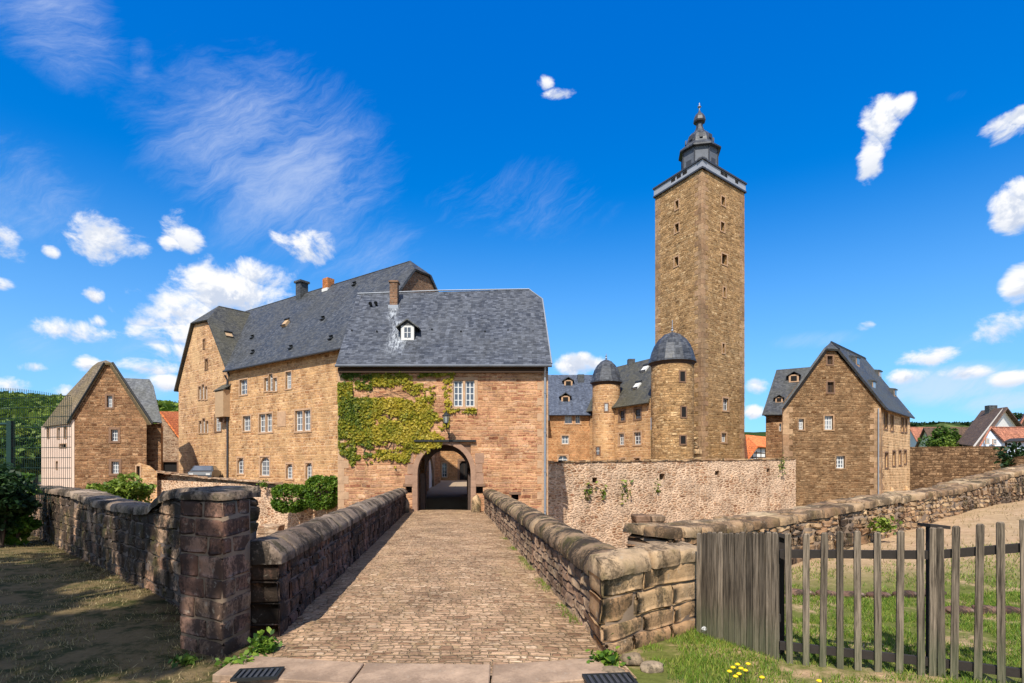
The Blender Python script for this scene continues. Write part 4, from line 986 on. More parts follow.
# front slope, split where the ridge is a little bent
roofslab(mb, [pp(-7.2, 5.5, PR), pp(16.7, 5.5, PR), pp(18.1, 4.6, PE+kk*4.6), pp(18.1, -ov, zo), pp(.2, -ov, zo)], .16)
roofslab(mb, [pp(-7.2, 11.4, zo), pp(-7.2, 5.5, PR), pp(16.7, 5.5, PR), pp(18.1, 6.4, PE+kk*4.6), pp(18.1, 11.4, zo)], .16)
roofslab(mb, [pp(18.1, 4.6, PE+kk*4.6), pp(18.1, 6.4, PE+kk*4.6), pp(16.7, 5.5, PR)], .16)
rf = mb.build('roof', 'slate_main', t)
Pn = (pp(10, 5.5, PR)-pp(10, 0, PE)).cross(PU).normalized(); Pn = Pn if Pn.z > 0 else -Pn; P0 = pp(0, 0, PE)
mb = MB(); mb.face([pp(17.9, 0, PE-2), pp(17.9, 11, PE-2), pp(17.9, 11, PE), pp(17.9, 6.4, PE+kk*4.5), pp(17.9, 4.6, PE+kk*4.5), pp(17.9, 0, PE)])
mb.build('end_gable', 'brick', t)
mb = MB(); mb.tube([pp(.2, -ov-.05, zo-.05), pp(18.1, -ov-.05, zo-.05)], .09, 8); mb.build('gutter', 'lead_dark', t)
# cross-gable roof
gU, gD = wg.U, -wg.N
def gq(u, d, z): return wg.A+wg.U*u-wg.N*d+Z*z
zap = 17.75; mid = (gp[3][0]+gp[4][0])/2; (ur, zr_), (ul, zl_) = gp[3], gp[4]
mb = MB(); kg = (zap-10.45)/(Lg2/2)
A0, B0 = gq(-.45, -.3, 10.45-.45*kg*.9), gq(Lg2+.3, -.3, 10.2)
HL, HR = gq(ul-.2, -.3, zl_+.1), gq(ur+.2, -.3, zr_+.1); AP, BK = gq(mid, 1.5, zap), gq(mid, 11.6, zap)
roofslab(mb, [A0, HL, AP, BK, gq(-.45, 11.6, 9.9)], .15)
roofslab(mb, [B0, gq(Lg2+.3, 6, 10.2), gq(mid, 7.5, zap), AP, HR], .15)
roofslab(mb, [HL, HR, AP], .15)
crf = mb.build('cross_roof', 'slate_side', t)
# roof furniture
def on_roof(px, py, p0, n): return hitplane(px, py, p0, n)
p = on_roof(298, 300, P0, Pn); mb = MB(); mb.obox(p-PU*.36-Z*.5, PU*.72, PD*.8, Z*2.1); mb.obox(p-PU*.5+Z*1.6-PD*.1, PU*1.0, PD*1.0, Z*.18); mb.build('slate_chimney', 'slate_dark', t)
p = on_roof(325, 290.5, P0, Pn); mb = MB(); mb.obox(p-PU*.36-Z*.5, PU*.72, PD*.7, Z*1.6); ch = mb.build('brick_chimney', 'brick_orange', t)
mb = MB(); mb.obox(p-PU*.4-Z*.3-PD*.05, PU*.8, PD*.5, Z*.5); mb.build('flashing', 'white_frame', ch)
def hatch(parent, p, u, n, w_, h_, mat, up=.12):
    v = n.cross(u); v = v if v.z > 0 else -v
    mb = MB(); mb.obox(p-u*w_/2-v*h_/2-n*.03, u*w_, v*h_, n*(up+.03)); o = mb.build('roof_hatch', mat, parent)
    m2 = MB(); m2.obox(p-u*w_*.6-v*h_/2+n*(up), u*w_*1.2, v*h_*.12, n*.05); m2.obox(p-u*w_*.6+v*h_*.5+n*(up), u*w_*1.2, v*h_*.2, n*.12); m2.build('hatch_frame', 'black_metal', o)
hatch(t, on_roof(286.3, 324.5, P0, Pn), PU, Pn, .55, .7, 'oriel_wood', .2)
for px, py in ((323, 319.5), (354.5, 285), (252.5, 338), (253, 353), (291, 348.5), (331, 339)): hatch(t, on_roof(px, py, P0, Pn), PU, Pn, .34, .28, 'black_metal', .1)
cn = (AP-B0).cross(gD).normalized(); cn = cn if cn.z > 0 else -cn
hatch(t, on_roof(228.5, 336.5, B0, cn), gD, cn, .6, .6, 'oriel_wood', .2)

# ================================================================== COURTYARD (seen through the gate)
t = thing('courtyard_house', 'sunlit ochre courtyard house with dark arched doorway seen through the gate arch', 'building', (-5, 52, 0))
wc = Wall((-12, 57), (3.5, 57), 0, 7.2); S = [(459.5, 461, 468.5, 480, 'door'), (442, 463, 446.8, 477, 'w')]
hs = [wc.rect(*s[:4]) for s in S]; mb = MB(); wc.build(mb, hs); Wall((3.5, 57), (3.5, 63), 0, 7.2).build(mb); mb.build('wall', 'orange_stone', t)
window(t, wc, hs[0], 2, 1, .2, arch=True, frame='timber', glass='dark_void', trim='trim_dark').name = 'doorway'
window(t, wc, hs[1], 2, 4, .1, arch=True)
mb = MB(); roofslab(mb, [(-12.2, 56.6, 7.), (3.8, 56.6, 7.), (3.8, 60.5, 10.5), (-12.2, 60.5, 10.5)]); mb.build('roof', 'slate_dark', t)
t = thing('courtyard_wing', 'shaded side wing with tall white arched door left of the courtyard', 'building', (-6, 42, 0))
ww = Wall((-5.95, 38.6), (-6.2, 48.5), -.2, 5.2); u0, u1 = 1.6, 5.0
mb = MB(); ww.build(mb, [(u0, .15, u1, 3.0)]); Wall((-8.8, 38.6), (-5.95, 38.6), -.2, 5.2).build(mb); mb.build('wall', 'brown_stone', t)
window(t, ww, (u0, .15, u1, 3.0), 2, 3, .18, arch=True, glass='white_frame')
mb = MB(); roofslab(mb, [(-5.7, 38.5, 5.1), (-5.95, 48.7, 5.1), (-8.9, 48.7, 6.6), (-8.9, 38.5, 6.6)]); mb.build('roof', 'slate_dark', t)
q = P(436, 456.5, 51.2); t = thing('courtyard_lamp', 'small round black lamp on a wall arm in the courtyard', 'lantern', q)
mb = MB(); mb.lathe(q, [(0, -.2), (.12, -.15), (.17, .1), (.2, .14), (0, .32)], 8); mb.build('lamp_head', 'black_metal', t); mb = MB(); mb.tube([q+V((0, .8, .1)), q+V((0, .3, .3)), q+V((0, 0, .25))], .025, 6); mb.build('arm', 'black_metal', t)

# ================================================================== RIGHT-HAND CASTLE GROUP
def roofplane(a, b_, c): n = (V(b_)-V(a)).cross(V(c)-V(a)).normalized(); return n if n.z > 0 else -n
# low wing facing us
t = thing('kitchen_wing', 'orange stone wing with blue slate roof between gatehouse and small round turret', 'building', (6, 60, 0))
w = Wall((2.4, 58), (8.2, 58), .3, 7.95)
S = [(564.8, 413.6, 572, 423.5, 'd'), (561.8, 435.6, 568.6, 443.8, 'd'), (558.3, 455.5, 567.5, 463.8, 'a'), (575.5, 413.8, 580, 423.5, 'd')]
hs = [w.rect(*s[:4]) for s in S]; mb = MB(); w.build(mb, hs); mb.build('wall', 'orange_stone', t)
for s, h in zip(S, hs): window(t, w, h, 2, 2, .12, arch=s[4] == 'a', fb=.08, trim='trim')
mb = MB(); e0, e1, r0, r1 = V((1.8, 57.5, 7.65)), V((8.8, 57.5, 7.65)), V((1.8, 62.5, 12.6)), V((9.6, 62.5, 12.6))
roofslab(mb, [e0, e1, r1, r0]); roofslab(mb, [(1.8, 67.5, 7.6), (8.8, 67.5, 7.6), r1, r0]); mb.build('roof', 'slate_blue', t); n = roofplane(e0, e1, r0)
p = hitplane(581, 382.5, e0, n); mb = MB(); mb.box(p.x-.35, p.x+.35, p.y, p.y+.7, p.z-.3, p.z+.9); mb.build('chimney', 'slate_dark', t)
def smalldormer(parent, px, py, p0, n, s_=.35, facing=None):
    p = hitplane(px, py, p0, n); f_ = V((n.x, n.y, 0)).normalized(); u = Z.cross(f_); mb = MB()
    mb.obox(p-u*s_-Z*s_*.5+f_*.05, u*2*s_, -f_*s_*2.4, Z*s_*1.7); dm = mb.build('dormer', 'trim', parent)
    mb = MB(); ap = p+Z*s_*2+f_*.2
    for k in (-1, 1): roofslab(mb, [p+u*k*s_*1.5+Z*s_*1.05+f_*.2, ap, ap-f_*s_*3.6, p+u*k*s_*1.5+Z*s_*1.05-f_*s_*3.6], .06)
    mb.build('dormer_roof', 'slate_dark', dm); mb = MB(); mb.obox(p-u*s_*.6-Z*s_*.2+f_*.056, u*1.2*s_, f_*.02, Z*s_*1.1); mb.build('pane', 'dark_void', dm)
smalldormer(t, 568.3, 385, e0, n, .45); smalldormer(t, 565.5, 401, e0, n, .45)

# hall wing receding behind the turrets
HA, HB = V((5.9, 61.9, 0)), V((12.4, 50, 0)); t = thing('hall_wing', 'shaded stone wing with mossy slate roof between the two round turrets', 'building', (12, 56, 0))
w = Wall(HA, HB, .3, 8.45); S = [(634.6, 408.8, 640.8, 418.8, 'd'), (634, 432.2, 640.8, 444.4, 'D'), (619.4, 410.5, 624.8, 420.7, 'd'), (619, 433.6, 624, 445, 'D'), (583.2, 433, 586.5, 443.8, 'D'), (586, 416, 589, 424, 'd'), (634, 458, 640, 462.5, 'a'), (621, 458.5, 625.5, 462.8, 'a')]
hs = [w.rect(*s[:4]) for s in S]; mb = MB(); w.build(mb, hs); mb.build('wall', 'palace_stone', t)
for s, h in zip(S, hs): window(t, w, h, 2, 3, .15, arch=s[4] == 'a', fb=.08 if s[4] == 'D' else .05, trim='trim_dark' if s[4] == 'd' else 'trim', frame='timber' if s[4] != 'D' else 'white_frame')
D_ = -w.N; mb = MB(); q = lambda u, d, z: w.A+w.U*u+D_*d+Z*z
k_ = (13.25-8.45)/4.5; e0, e1, r0, r1 = q(-.5, -.4, 8.45-.4*k_), q(w.L+.0, -.4, 8.45-.4*k_), q(2.4, 4.5, 13.25), q(w.L-1.6, 4.5, 13.25)
roofslab(mb, [e0, e1, r1, r0]); roofslab(mb, [q(-.5, 9.4, 8), q(w.L-1.6, 9.4, 8), r1, r0]); roofslab(mb, [e0, r0, q(-.5, 9.4, 8)]); mb.build('roof', 'slate_side', t); n = roofplane(e0, e1, r0)
p = hitplane(631.8, 363.5, e0, n); mb = MB(); mb.box(p.x-.35, p.x+.35, p.y, p.y+.7, p.z-.6, p.z+.5); mb.build('chimney', 'slate_dark', t)
for px, py, a in ((637.2, 386.5, .7), (645, 369.5, .7)): hatch(t, hitplane(px, py, e0, n), w.U, n, a, a*1.1, 'white_frame', .15)

def turret(name, label, px, Y, rpx, ytop, yap, yfin, mat, wins, eave=1.12, n=32):
    x = X(px, Y); r = rpx/F*Y; zt = EZ+(HZ-ytop)/F*Y; za = EZ+(HZ-yap)/F*Y; zf = EZ+(HZ-yfin)/F*Y
    t = thing(name, label, 'turret', (x, Y, 0), 'round stair turrets of the castle')
    mb = MB(); mb.lathe((x, Y, 0), [(r, -.5), (r, zt)], n); mb.build('wall', mat, t)
    H = za-zt; mb = MB(); mb.lathe((x, Y, zt), [(r*eave, -.12), (r*eave, 0), (r*1.05, H*.16), (r*.98, H*.34), (r*.86, H*.53), (r*.67, H*.72), (r*.4, H*.88), (.12, H*.97), (0, H)], 8 if n < 30 else 16, rot=.2)
    dm = mb.build('dome_roof', 'slate_dome', t)
    mb = MB(); mb.tube([(x, Y, za-.1), (x, Y, zf)], .03, 6); mb.lathe((x, Y, za), [(0, -.02), (.13, .06), (.05, .2), (.1, .3), (0, .38)], 8); mb.build('finial', 'lead', dm)
    mb = MB(); mb.lathe((x, Y, zt), [(r*1.005, -.42), (r*1.05, -.2), (r*eave*1.0, -.121), (r*.5, -.121)], n); mb.build('cornice', 'timber', dm)
    for (a, y0, c, y1, fr) in wins:
        d = ray((a+c)/2, (y0+y1)/2); dx, dy = d.x, d.y; A_ = dx*dx+dy*dy; B_ = -2*(dx*x+dy*Y); C_ = x*x+Y*Y-r*r
        tt = (-B_-math.sqrt(max(0, B_*B_-4*A_*C_)))/(2*A_); pt_ = V((dx*tt, dy*tt, 0)); nn = (pt_-V((x, Y, 0))).normalized(); u = Z.cross(nn)
        wd_ = (c-a)/F*tt/max(.55, abs(nn.dot(V((-dx, -dy, 0)).normalized()))); z0, z1 = EZ+(HZ-y1)/F*tt, EZ+(HZ-y0)/F*tt
        A1 = pt_-u*(wd_/2)-nn*(.02); w = Wall(A1, A1+u*wd_, z0, z1)
        b = .1; mb = MB(); w.bar(mb, -b, z0-b, wd_+b, z0, -.1, .06); w.bar(mb, -b, z1, wd_+b, z1+b, -.1, .06); w.bar(mb, -b, z0, 0, z1, -.1, .06); w.bar(mb, wd_, z0, wd_+b, z1, -.1, .06)
        wn = mb.build('window', 'trim_dark', t); mb = MB(); w.bar(mb, 0, z0, wd_, z1, -.1, .025); mb.build('pane', 'dark_void' if not fr else 'glass', wn)
        if fr: mb = MB(); w.bar(mb, wd_*.45, z0, wd_*.55, z1, .026, .045); w.bar(mb, 0, (z0+z1)/2-.03, wd_, (z0+z1)/2+.03, .026, .045); mb.build('window_frame', 'white_frame', wn)
    return t
turret('stair_turret', 'slender round turret with small slate dome and white cross windows', 606.2, 55.6, 13.6, 382, 359, 353.5, 'palace_stone', [(604.8, 403.6, 607.8, 411, 1), (596.6, 447.3, 599.6, 454.6, 1)], 1.18)
turret('stair_turret', 'stout round turret with dark slate dome built against the square tower', 672.3, 48.6, 20.6, 362, 331.5, 320, 'tower_stone', [(680.2, 371.5, 684.8, 381.3, 0), (681.6, 407, 685.8, 417, 0), (680.6, 436, 685.4, 443.8, 0)], 1.13)

# ================================================================== GREAT TOWER
T0 = V((X(702.3, 52), 52, 0)); TL = V((X(655.3, 57.6), 57.6, 0)); TR = V((X(744.3, 56.6), 56.6, 0)); TB = TL+TR-T0
zt = EZ+(HZ-167.5)/F*52
t = thing('great_tower', 'tall square stone keep with grey parapet band and dark onion lantern on top', 'tower', (X(700, 57), 57, 0)); tw = t
w1_, w2_ = Wall(TL, T0, -.5, zt), Wall(T0, TR, -.5, zt)
S1 = [(675.4, 200.8, 678.6, 209), (675, 223.8, 678.8, 232.3), (674.5, 257, 678.4, 266)]
S2 = [(721.4, 197, 725, 205.5), (720.8, 222.5, 724.4, 231.4), (721.8, 254.4, 726.9, 264.5), (723.3, 287.5, 725.6, 297), (722.4, 343.8, 724.6, 353), (723, 398.4, 728.2, 410.4), (721.6, 433.2, 726.2, 442)]
mb = MB(); h1 = [w1_.rect(*s) for s in S1]; h2 = [w2_.rect(*s) for s in S2]; w1_.build(mb, h1, .5); w2_.build(mb, h2, .5, off=7.3); Wall(TR, TB, -.5, zt).build(mb); Wall(TB, TL, -.5, zt).build(mb)
z = .0; k = 0
while z < zt-.5:   # corner quoins a few millimetres proud
    l = (.95, .5)[k % 2]; h_ = random.uniform(.38, .55)
    for ww_, a, c in ((w1_, w1_.L-l, w1_.L+.012), (w2_, -.012, (.5, .95)[k % 2]), (w2_, w2_.L-(.5, .9)[k % 2], w2_.L+(.03 if k % 2 else .012)), (w1_, -.012, (.45, .8)[k % 2])): ww_.bar(mb, a, z+.01, c, z+h_-.01, -.1, .014, 1)
    z += h_; k += 1
mb.build('wall', ['tower_stone', 'corner_far'], t)
for h in h1: slitw(t, w1_, h, b=.12, trim='trim', rec=.4)
for k, h in enumerate(h2):
    if k < 5: slitw(t, w2_, h, b=.12, rec=.4, trim='trim')
    else: window(t, w2_, h, 2, 2, .16, trim='trim', fb=.09)
# parapet band
mb = MB(); cen = (TL+TR)/2; pr = .1
def grow(p, d): v = (p-cen); return cen+v*(1+d/v.length*1.35)
cs = [grow(p, pr) for p in (TL, T0, TR, TB)]; zb0, zb1 = zt+.02, zt+.72
for i in range(4):
    a, c = cs[i], cs[(i+1) % 4]; ww_ = Wall(a, c, zb0, zb1); mb.face([ww_.pt(0, zb0), ww_.pt(ww_.L, zb0), ww_.pt(ww_.L, zb1), ww_.pt(0, zb1)])
mb.face([p+Z*zb0 for p in cs][::-1]); pb = mb.build('parapet_band', 'band_grey', t)
mb = MB()
for i in range(4):
    a, c = cs[i], cs[(i+1) % 4]; ww_ = Wall(a, c, zb0, zb1)
    ww_.bar(mb, -.1, zb1, ww_.L+.1, zb1+.16, -.5, .1); ww_.bar(mb, -.06, zb0-.14, ww_.L+.06, zb0+.02, -.4, .07)
mb.build('band_moulding', 'lead_dark', pb)
mb = MB()
for i in range(2):
    ww_ = Wall(cs[i], cs[i+1], zb0, zb1)
    for f_ in ((.38, .5, .62) if i == 0 else (.4, .48, .74)): ww_.bar(mb, ww_.L*f_, zb0+.3, ww_.L*f_+.55, zb0+.62, -.1, .015)
mb.build('band_opening', 'dark_void', pb)
mb = MB(); roofslab(mb, [p+Z*(zb1+.08) for p in cs], .1); mb.build('platform', 'lead_dark', pb)
# lantern and onion roof
sc = cen; Ys = cen.y; zz = lambda y: EZ+(HZ-y)/F*Ys; wr_ = lambda px_: px_/F*Ys
mb = MB(); mb.lathe((sc.x, sc.y, 0), [(wr_(17.5), zb1), (wr_(17.5), zz(153))], 8, rot=.2); dr = mb.build('lantern_drum', 'drum_grey', t)
mb = MB()
for k in range(8):
    a = .2+math.pi/4*k; mb.tube([(sc.x+wr_(17.6)*math.cos(a), sc.y+wr_(17.6)*math.sin(a), zb1), (sc.x+wr_(17.6)*math.cos(a), sc.y+wr_(17.6)*math.sin(a), zz(153))], .07, 5)
    a += math.pi/8; c_, s_ = math.cos(a), math.sin(a); R_ = wr_(17.5)*math.cos(math.pi/8); q = V((sc.x+c_*R_, sc.y+s_*R_, zb1+.9)); u = V((-s_, c_, 0)); mb.obox(q-u*.3, u*.6, V((c_, s_, 0))*.04, Z*1.3)
mb.build('drum_frame', 'lead_dark', dr)
mb = MB(); mb.lathe((sc.x, sc.y, 0), [(wr_(17), zz(155)), (wr_(21), zz(154.5)), (wr_(21), zz(153)), (wr_(17), zz(149.5)), (wr_(14.2), zz(147)), (wr_(13.2), zz(143)), (wr_(11.6), zz(138.5)), (wr_(8.6), zz(134.8)), (wr_(5.6), zz(132.6)), (wr_(4.4), zz(130.5)), (wr_(3.6), zz(128))], 8, rot=.2)
on = mb.build('onion_roof', 'slate_dome', t)
mb = MB(); mb.lathe((sc.x, sc.y, 0), [(wr_(3.4), zz(129)), (wr_(3.2), zz(123.5)), (wr_(5.6), zz(122.8)), (wr_(6.2), zz(121.4)), (wr_(5.4), zz(118)), (wr_(3.8), zz(115)), (wr_(2.), zz(113.3)), (wr_(1.), zz(111.5)), (0, zz(108))], 8, rot=.2); mb.build('lantern_bulb', 'lead_dark', on)
mb = MB(); mb.tube([(sc.x, sc.y, zz(110)), (sc.x, sc.y, zz(103))], .05, 6); mb.lathe((sc.x, sc.y, zz(107)), [(0, -.22), (.2, 0), (0, .22)], 8); mb.build('finial', 'lead', on)
mb = MB()
for k in range(8):
    a = .2+math.pi/8+math.pi/4*k; q = V((sc.x+math.cos(a)*wr_(12.6), sc.y+math.sin(a)*wr_(12.6), zz(142.5))); u = V((-math.sin(a), math.cos(a), 0)); mb.obox(q-u*.16-Z*.1, u*.32, V((math.cos(a), math.sin(a), 0))*.12-Z*.1, Z*.4); mb.build('lucarne', 'lead_dark', on); mb = MB()
# broken stub of an older wall against the tower
mb = MB(); z = -.5; c0 = P(694, 468, 50.4); wdt = 1.0
for k in range(16):
    l = 1.25-.05*k; h_ = .36; mb.stone((c0.x-.75+random.uniform(-.1, .1), 49.6-random.uniform(0, .3), z), (l*1.4, 0, 0), (0, 1.6, 0), (0, 0, h_), .08, .09); z += h_
mb.build('wall_stub', 'corner', t)

# ================================================================== MOAT WALL
t = thing('moat_wall', 'long pale rubble retaining wall of the moat below the tower', 'stone wall', (12, 38, 0))
w = Wall((1.95, 33.6), (22.1, 43.6), -5.2, 2.6, None); zl, zr2 = 2.5, 2.87
w.poly = [(0, -5.2), (w.L, -5.2), (w.L, zr2), (0, zl)]
S = [(592.3, 477.5, 597.4, 482.8), (659.5, 473.8, 665, 479.3), (715, 471, 719.5, 475), (766.5, 468.5, 770.3, 472)]
hs = [w.rect(*s) for s in S]; mb = MB(); w.build(mb, hs, .5); mb.face([w.pt(0, zl), w.pt(w.L, zr2), w.pt(w.L, zr2, -.8), w.pt(0, zl, -.8)]); mb.face([w.pt(w.L, 0, -.8), w.pt(0, 0, -.8), w.pt(0, zl, -.8), w.pt(w.L, zr2, -.8)]); mb.build('wall', 'moat_stone', t)
for h in hs:
    mb = MB(); mb.face([w.pt(h[0], h[1], -.45), w.pt(h[2], h[1], -.45), w.pt(h[2], h[3], -.45), w.pt(h[0], h[3], -.45)]); mb.build('drain_hole', 'dark_void', t)
mb = MB(); u = 0
while u < w.L-.1:
    l = min(random.uniform(.4, .9), w.L-u); zz_ = zl+(zr2-zl)*u/w.L; mb.stone(w.pt(u, zz_-.02, .06), w.U*(l-.02), -w.N*.9, Z*random.uniform(.09, .17), .03, .02); u += l
mb.build('coping', 'long_wall', t)
mw = w
# buttress block on it
q = P(634, 545, 27.0); mb = MB()
t = thing('ruined_pier', 'squat weathered stone block standing in the moat in front of the pale wall', 'stone block', (X(649, 31), 31, -5))
mb = MB(); z = -5
while z < -.7:
    mb.stone((X(636, 31)+random.uniform(-.04, .04), 31, z), (.85, 0, 0), (0, 1.3, 0), (0, 0, .34), .04, .03); mb.stone((X(636, 31)+.87, 31+random.uniform(-.03, .03), z), (.75, 0, 0), (0, 1.3, 0), (0, 0, .34), .04, .03); z += .35
mb.build('wall', ['parapet_warm'], t)
# weeds on the moat wall
def weed(name, label, px, py, wall, s_, n, mat='leaf_light', group='weeds rooted in the pale moat wall'):
    p = hitplane(px, py, wall.A, wall.N)+wall.N*.06; c = np.array(p)+rng.normal(size=(n, 3))*np.array([s_*.5, s_*.4, s_]); o = leaves(name, c, .16, mat, None, loc=tuple(p)); tag(o, label, 'weed', group)
for px, py, s_, lab in ((587, 490, .38, 'pale weed tuft low on the moat wall near the gatehouse shadow'), (603, 493, .22, 'tiny weed between the two left tufts of the moat wall'), (624, 488, .42, 'tallest green weed tuft on the middle of the moat wall'), (657, 487, .25, 'thin weed right of the tall tuft on the moat wall'), (781, 465, .35, 'weed hanging from the top of the moat wall beside the storehouse')):
    weed('wall_weed', lab, px, py, mw, s_, 60 if s_ > .3 else 30)

# ================================================================== STOREHOUSE
SA, SB = V((X(783, 44.6), 44.6, 0)), V((X(880.3, 45.2), 45.2, 0)); SC = V((X(910, 52.5), 52.5, 0))
t = thing('storehouse', 'tall stone storehouse with gable facing the moat and four dormers on its slate roof', 'building', (29, 48, 0)); st = t
w = Wall(SA, SB, -5.2, 7.45); ap = [w.at(835, 351.2), w.at(823.4, 350.2)]
w.poly = [(0, -5.2), (w.L, -5.2), (w.L, 7.5), ap[0], ap[1], (0, 7.4)]
S = [(827.2, 356, 832.4, 364.4, 'v'), (827.3, 382, 833.6, 392.6, 'v'), (798.6, 419, 803.8, 429.6, 'c'), (824.5, 415.8, 833, 429.6, 'c'), (836.2, 456, 844.7, 468.2, 'c')]
hs = [w.rect(*s[:4]) for s in S]; mb = MB(); w.build(mb, hs); wsl = Wall(SA+(SC-SB), SA, -5.2, 7.4); wsl.build(mb); wq = Wall(SB, SC, -1.6, 7.5)
z = -2.6; k = 0
while z < 7.0:
    w.bar(mb, w.L-(.9, .55)[k % 2], z, w.L+.012, z+.43, -.1, .02, 1); wq.bar(mb, -.012, z, (.5, .8)[k % 2], z+.43, -.1, .021, 1)
    w.bar(mb, -.012, z, (.5, .8)[k % 2], z+.43, -.1, .02, 1); z += .44; k += 1
mb.build('gable_wall', ['store_stone', 'corner_far'], t)
for s, h in zip(S, hs): window(t, w, h, 2 if s[0] < 800 else 3, 3, .11, trim='trim_dark' if s[4] == 'v' else 'corner_far', glass='dark_void' if s[4] == 'v' else 'glass', frame='timber' if s[4] == 'v' else 'white_frame', fb=.09)
w2 = Wall(SB, SC, -1.6, 7.5); w2.poly = [(0, -5.2), (w2.L, -1.), (w2.L, 7.45), (0, 7.5)]
S = [(884.2, 413.2, 887.3, 429), (890.6, 416, 893.2, 430.6), (901.2, 418.5, 903.5, 431.8), (904.9, 419, 906.8, 432), (884.8, 452.8, 887.9, 467.3), (892.5, 451.5, 895.2, 465.4), (898.7, 450.8, 901, 464.6), (904, 450.8, 906.3, 463.4)]
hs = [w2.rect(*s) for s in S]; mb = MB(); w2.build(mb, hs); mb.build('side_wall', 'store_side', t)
for h in hs: window(t, w2, h, 1, 1, .12, trim='trim_dark', frame='timber', glass='dark_void')
mb = MB()
for u in (3.2, 8.6):
    q0, q1, q2 = w2.pt(u, -3, .02), w2.pt(u, .6, .02), w2.pt(u, -3, 1.9)
    mb.face([q0, q2, q1]); mb.face([p+w2.U*.6 for p in (q0, q1, q2)]); mb.face([q2, q2+w2.U*.6, q1+w2.U*.6, q1])
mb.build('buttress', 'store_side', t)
D2 = (SC-SB).normalized(); bD = (SC-SB)
mb = MB(); g0 = w.pt(-.35, 7.0, .3); g1 = w.pt(w.L+.35, 7.0, .3); zs = lambda p, z: V((p.x, p.y, z))
hl, hr = w.pt(ap[1][0]-.15, ap[1][1]+.1, .3), w.pt(ap[0][0]+.15, ap[0][1]+.1, .3); apx = P(831.2, 342, 46.2); bkr = V((apx.x+(bD.x)*.93, apx.y+bD.y*.93, apx.z))
ebk = SC+D2*.3+w.U*.35; ebk.z = 7.0
roofslab(mb, [g1, ebk, bkr, apx, hr], .16); roofslab(mb, [g0, g0+bD, bkr, apx, hl], .16); roofslab(mb, [hl, hr, apx], .16)
rf = mb.build('roof', 'slate_dark', t); n = roofplane(g1, ebk, apx)
mb = MB(); mb.tube([hr, apx, bkr], .08, 6); mb.build('ridge_cap', 'black_metal', rf)
mb = MB(); mb.tube([g1+Z*-.1, ebk+Z*-.1], .08, 6); mb.build('gutter', 'lead_dark', t)
mb = MB(); mb.tube([w.pt(w.L-.25, 7.0, .12), w.pt(w.L-.25, -2, .12)], .05, 6); mb.build('downpipe', 'lead', t)
for px, py, s_ in ((856, 364, .55), (872, 387.5, .5), (878.5, 376.5, .5), (893.5, 395, .5)):
    p = hitplane(px, py, g1, n); f_ = V((n.x, n.y, 0)).normalized(); u = Z.cross(f_)
    mb = MB(); mb.obox(p-u*s_-Z*s_*.4+f_*.15, u*2*s_, -f_*s_*3, Z*s_*1.5); dm = mb.build('dormer', 'trim', t)
    mb = MB(); roofslab(mb, [p-u*s_*1.12+Z*s_*1.08+f_*.25, p+u*s_*1.12+Z*s_*1.08+f_*.25, p+u*s_*1.12+Z*s_*1.7-f_*s_*2.6, p-u*s_*1.12+Z*s_*1.7-f_*s_*2.6], .1); mb.build('dormer_roof', 'slate_dark', dm)
    mb = MB(); mb.obox(p-u*s_*.75-Z*s_*.1+f_*.155, u*1.5*s_, f_*.02, Z*s_*1.); mb.build('pane', 'glass', dm)
    mb = MB()
    for k in (-1, 1): mb.obox(p+u*(k*s_*1.02)-Z*s_*.4+f_*.13, u*.04*k, -f_*s_*2.8, Z*s_*1.5)
    mb.build('dormer_cheek', 'slate_dark', dm)
# annex
t = thing('annex', 'small annex with dark half-hipped roof on the left of the storehouse', 'building', (24, 52, 0))
AA, AB = V((X(765.8, 50.5), 50.5, 0)), V((X(800, 49), 49, 0)); w = Wall(AA, AB, -2, 6.9); mb = MB(); h = w.rect(779.3, 423.5, 781.3, 431); w.build(mb, [h]); Wall(AA+V((5, 8, 0)), AA, -2, 6.9).build(mb); mb.build('wall', 'brown_stone', t); window(t, w, h, 1, 2, .1)
mb = MB(); e0, e1 = P(762, 414.6, 50.1), P(803, 414.6, 48.6); r0, r1 = P(776.5, 369.8, 54.3), P(812, 366.8, 53.5); roofslab(mb, [e0, e1, r1, r0]); roofslab(mb, [e0, r0, P(787, 369.8, 58), e0+V((5.2, 8.5, 0))])
mb.build('roof', 'slate_dark', t); n = roofplane(e0, e1, r0); smalldormer(t, 793.8, 380, e0, n, .42); smalldormer(t, 779, 401, e0, n, .3)

# ================================================================== LEFT BRICK HOUSE
t = thing('gabled_house', 'gabled reddish stone house with mossy roof and three small barred windows', 'building', (-33, 48, 0))
LA, LB = V((X(69.5, 45), 45, 0)), V((X(146.5, 45.5), 45.5, 0)); w = Wall(LA, LB, -1, 6.2); a1, a2 = w.at(110, 364), w.at(103, 364.2)
w.poly = [(0, -1), (w.L, -1), (w.L, 6.2), a1, a2, (0, 6.15)]
S = [(107, 395.6, 112.4, 407.3), (111.2, 429.5, 118, 441), (111.6, 461.5, 119, 473.4)]
hs = [w.rect(*s) for s in S]; mb = MB(); w.build(mb, hs); mb.build('gable_wall', 'brown_stone', t)
for h in hs: window(t, w, h, 3, 3, .22, trim='trim_dark', fb=.06)
LC = V((X(41.5, 48.6), 48.6, 0)); w2 = Wall(LC, LA, -1, 5.8)
S = [(47.5, 427, 49.5, 438), (57.5, 428, 60, 438.5), (64.3, 427, 67, 438), (59.5, 444, 66.5, 447.5), (56, 461.5, 58, 469)]
hs = [w2.rect(*s) for s in S]; mb = MB(); w2.build(mb, hs); mb.build('side_wall', 'plaster', t)
for h in hs: slitw(t, w2, h, trim='trim', b=.05)
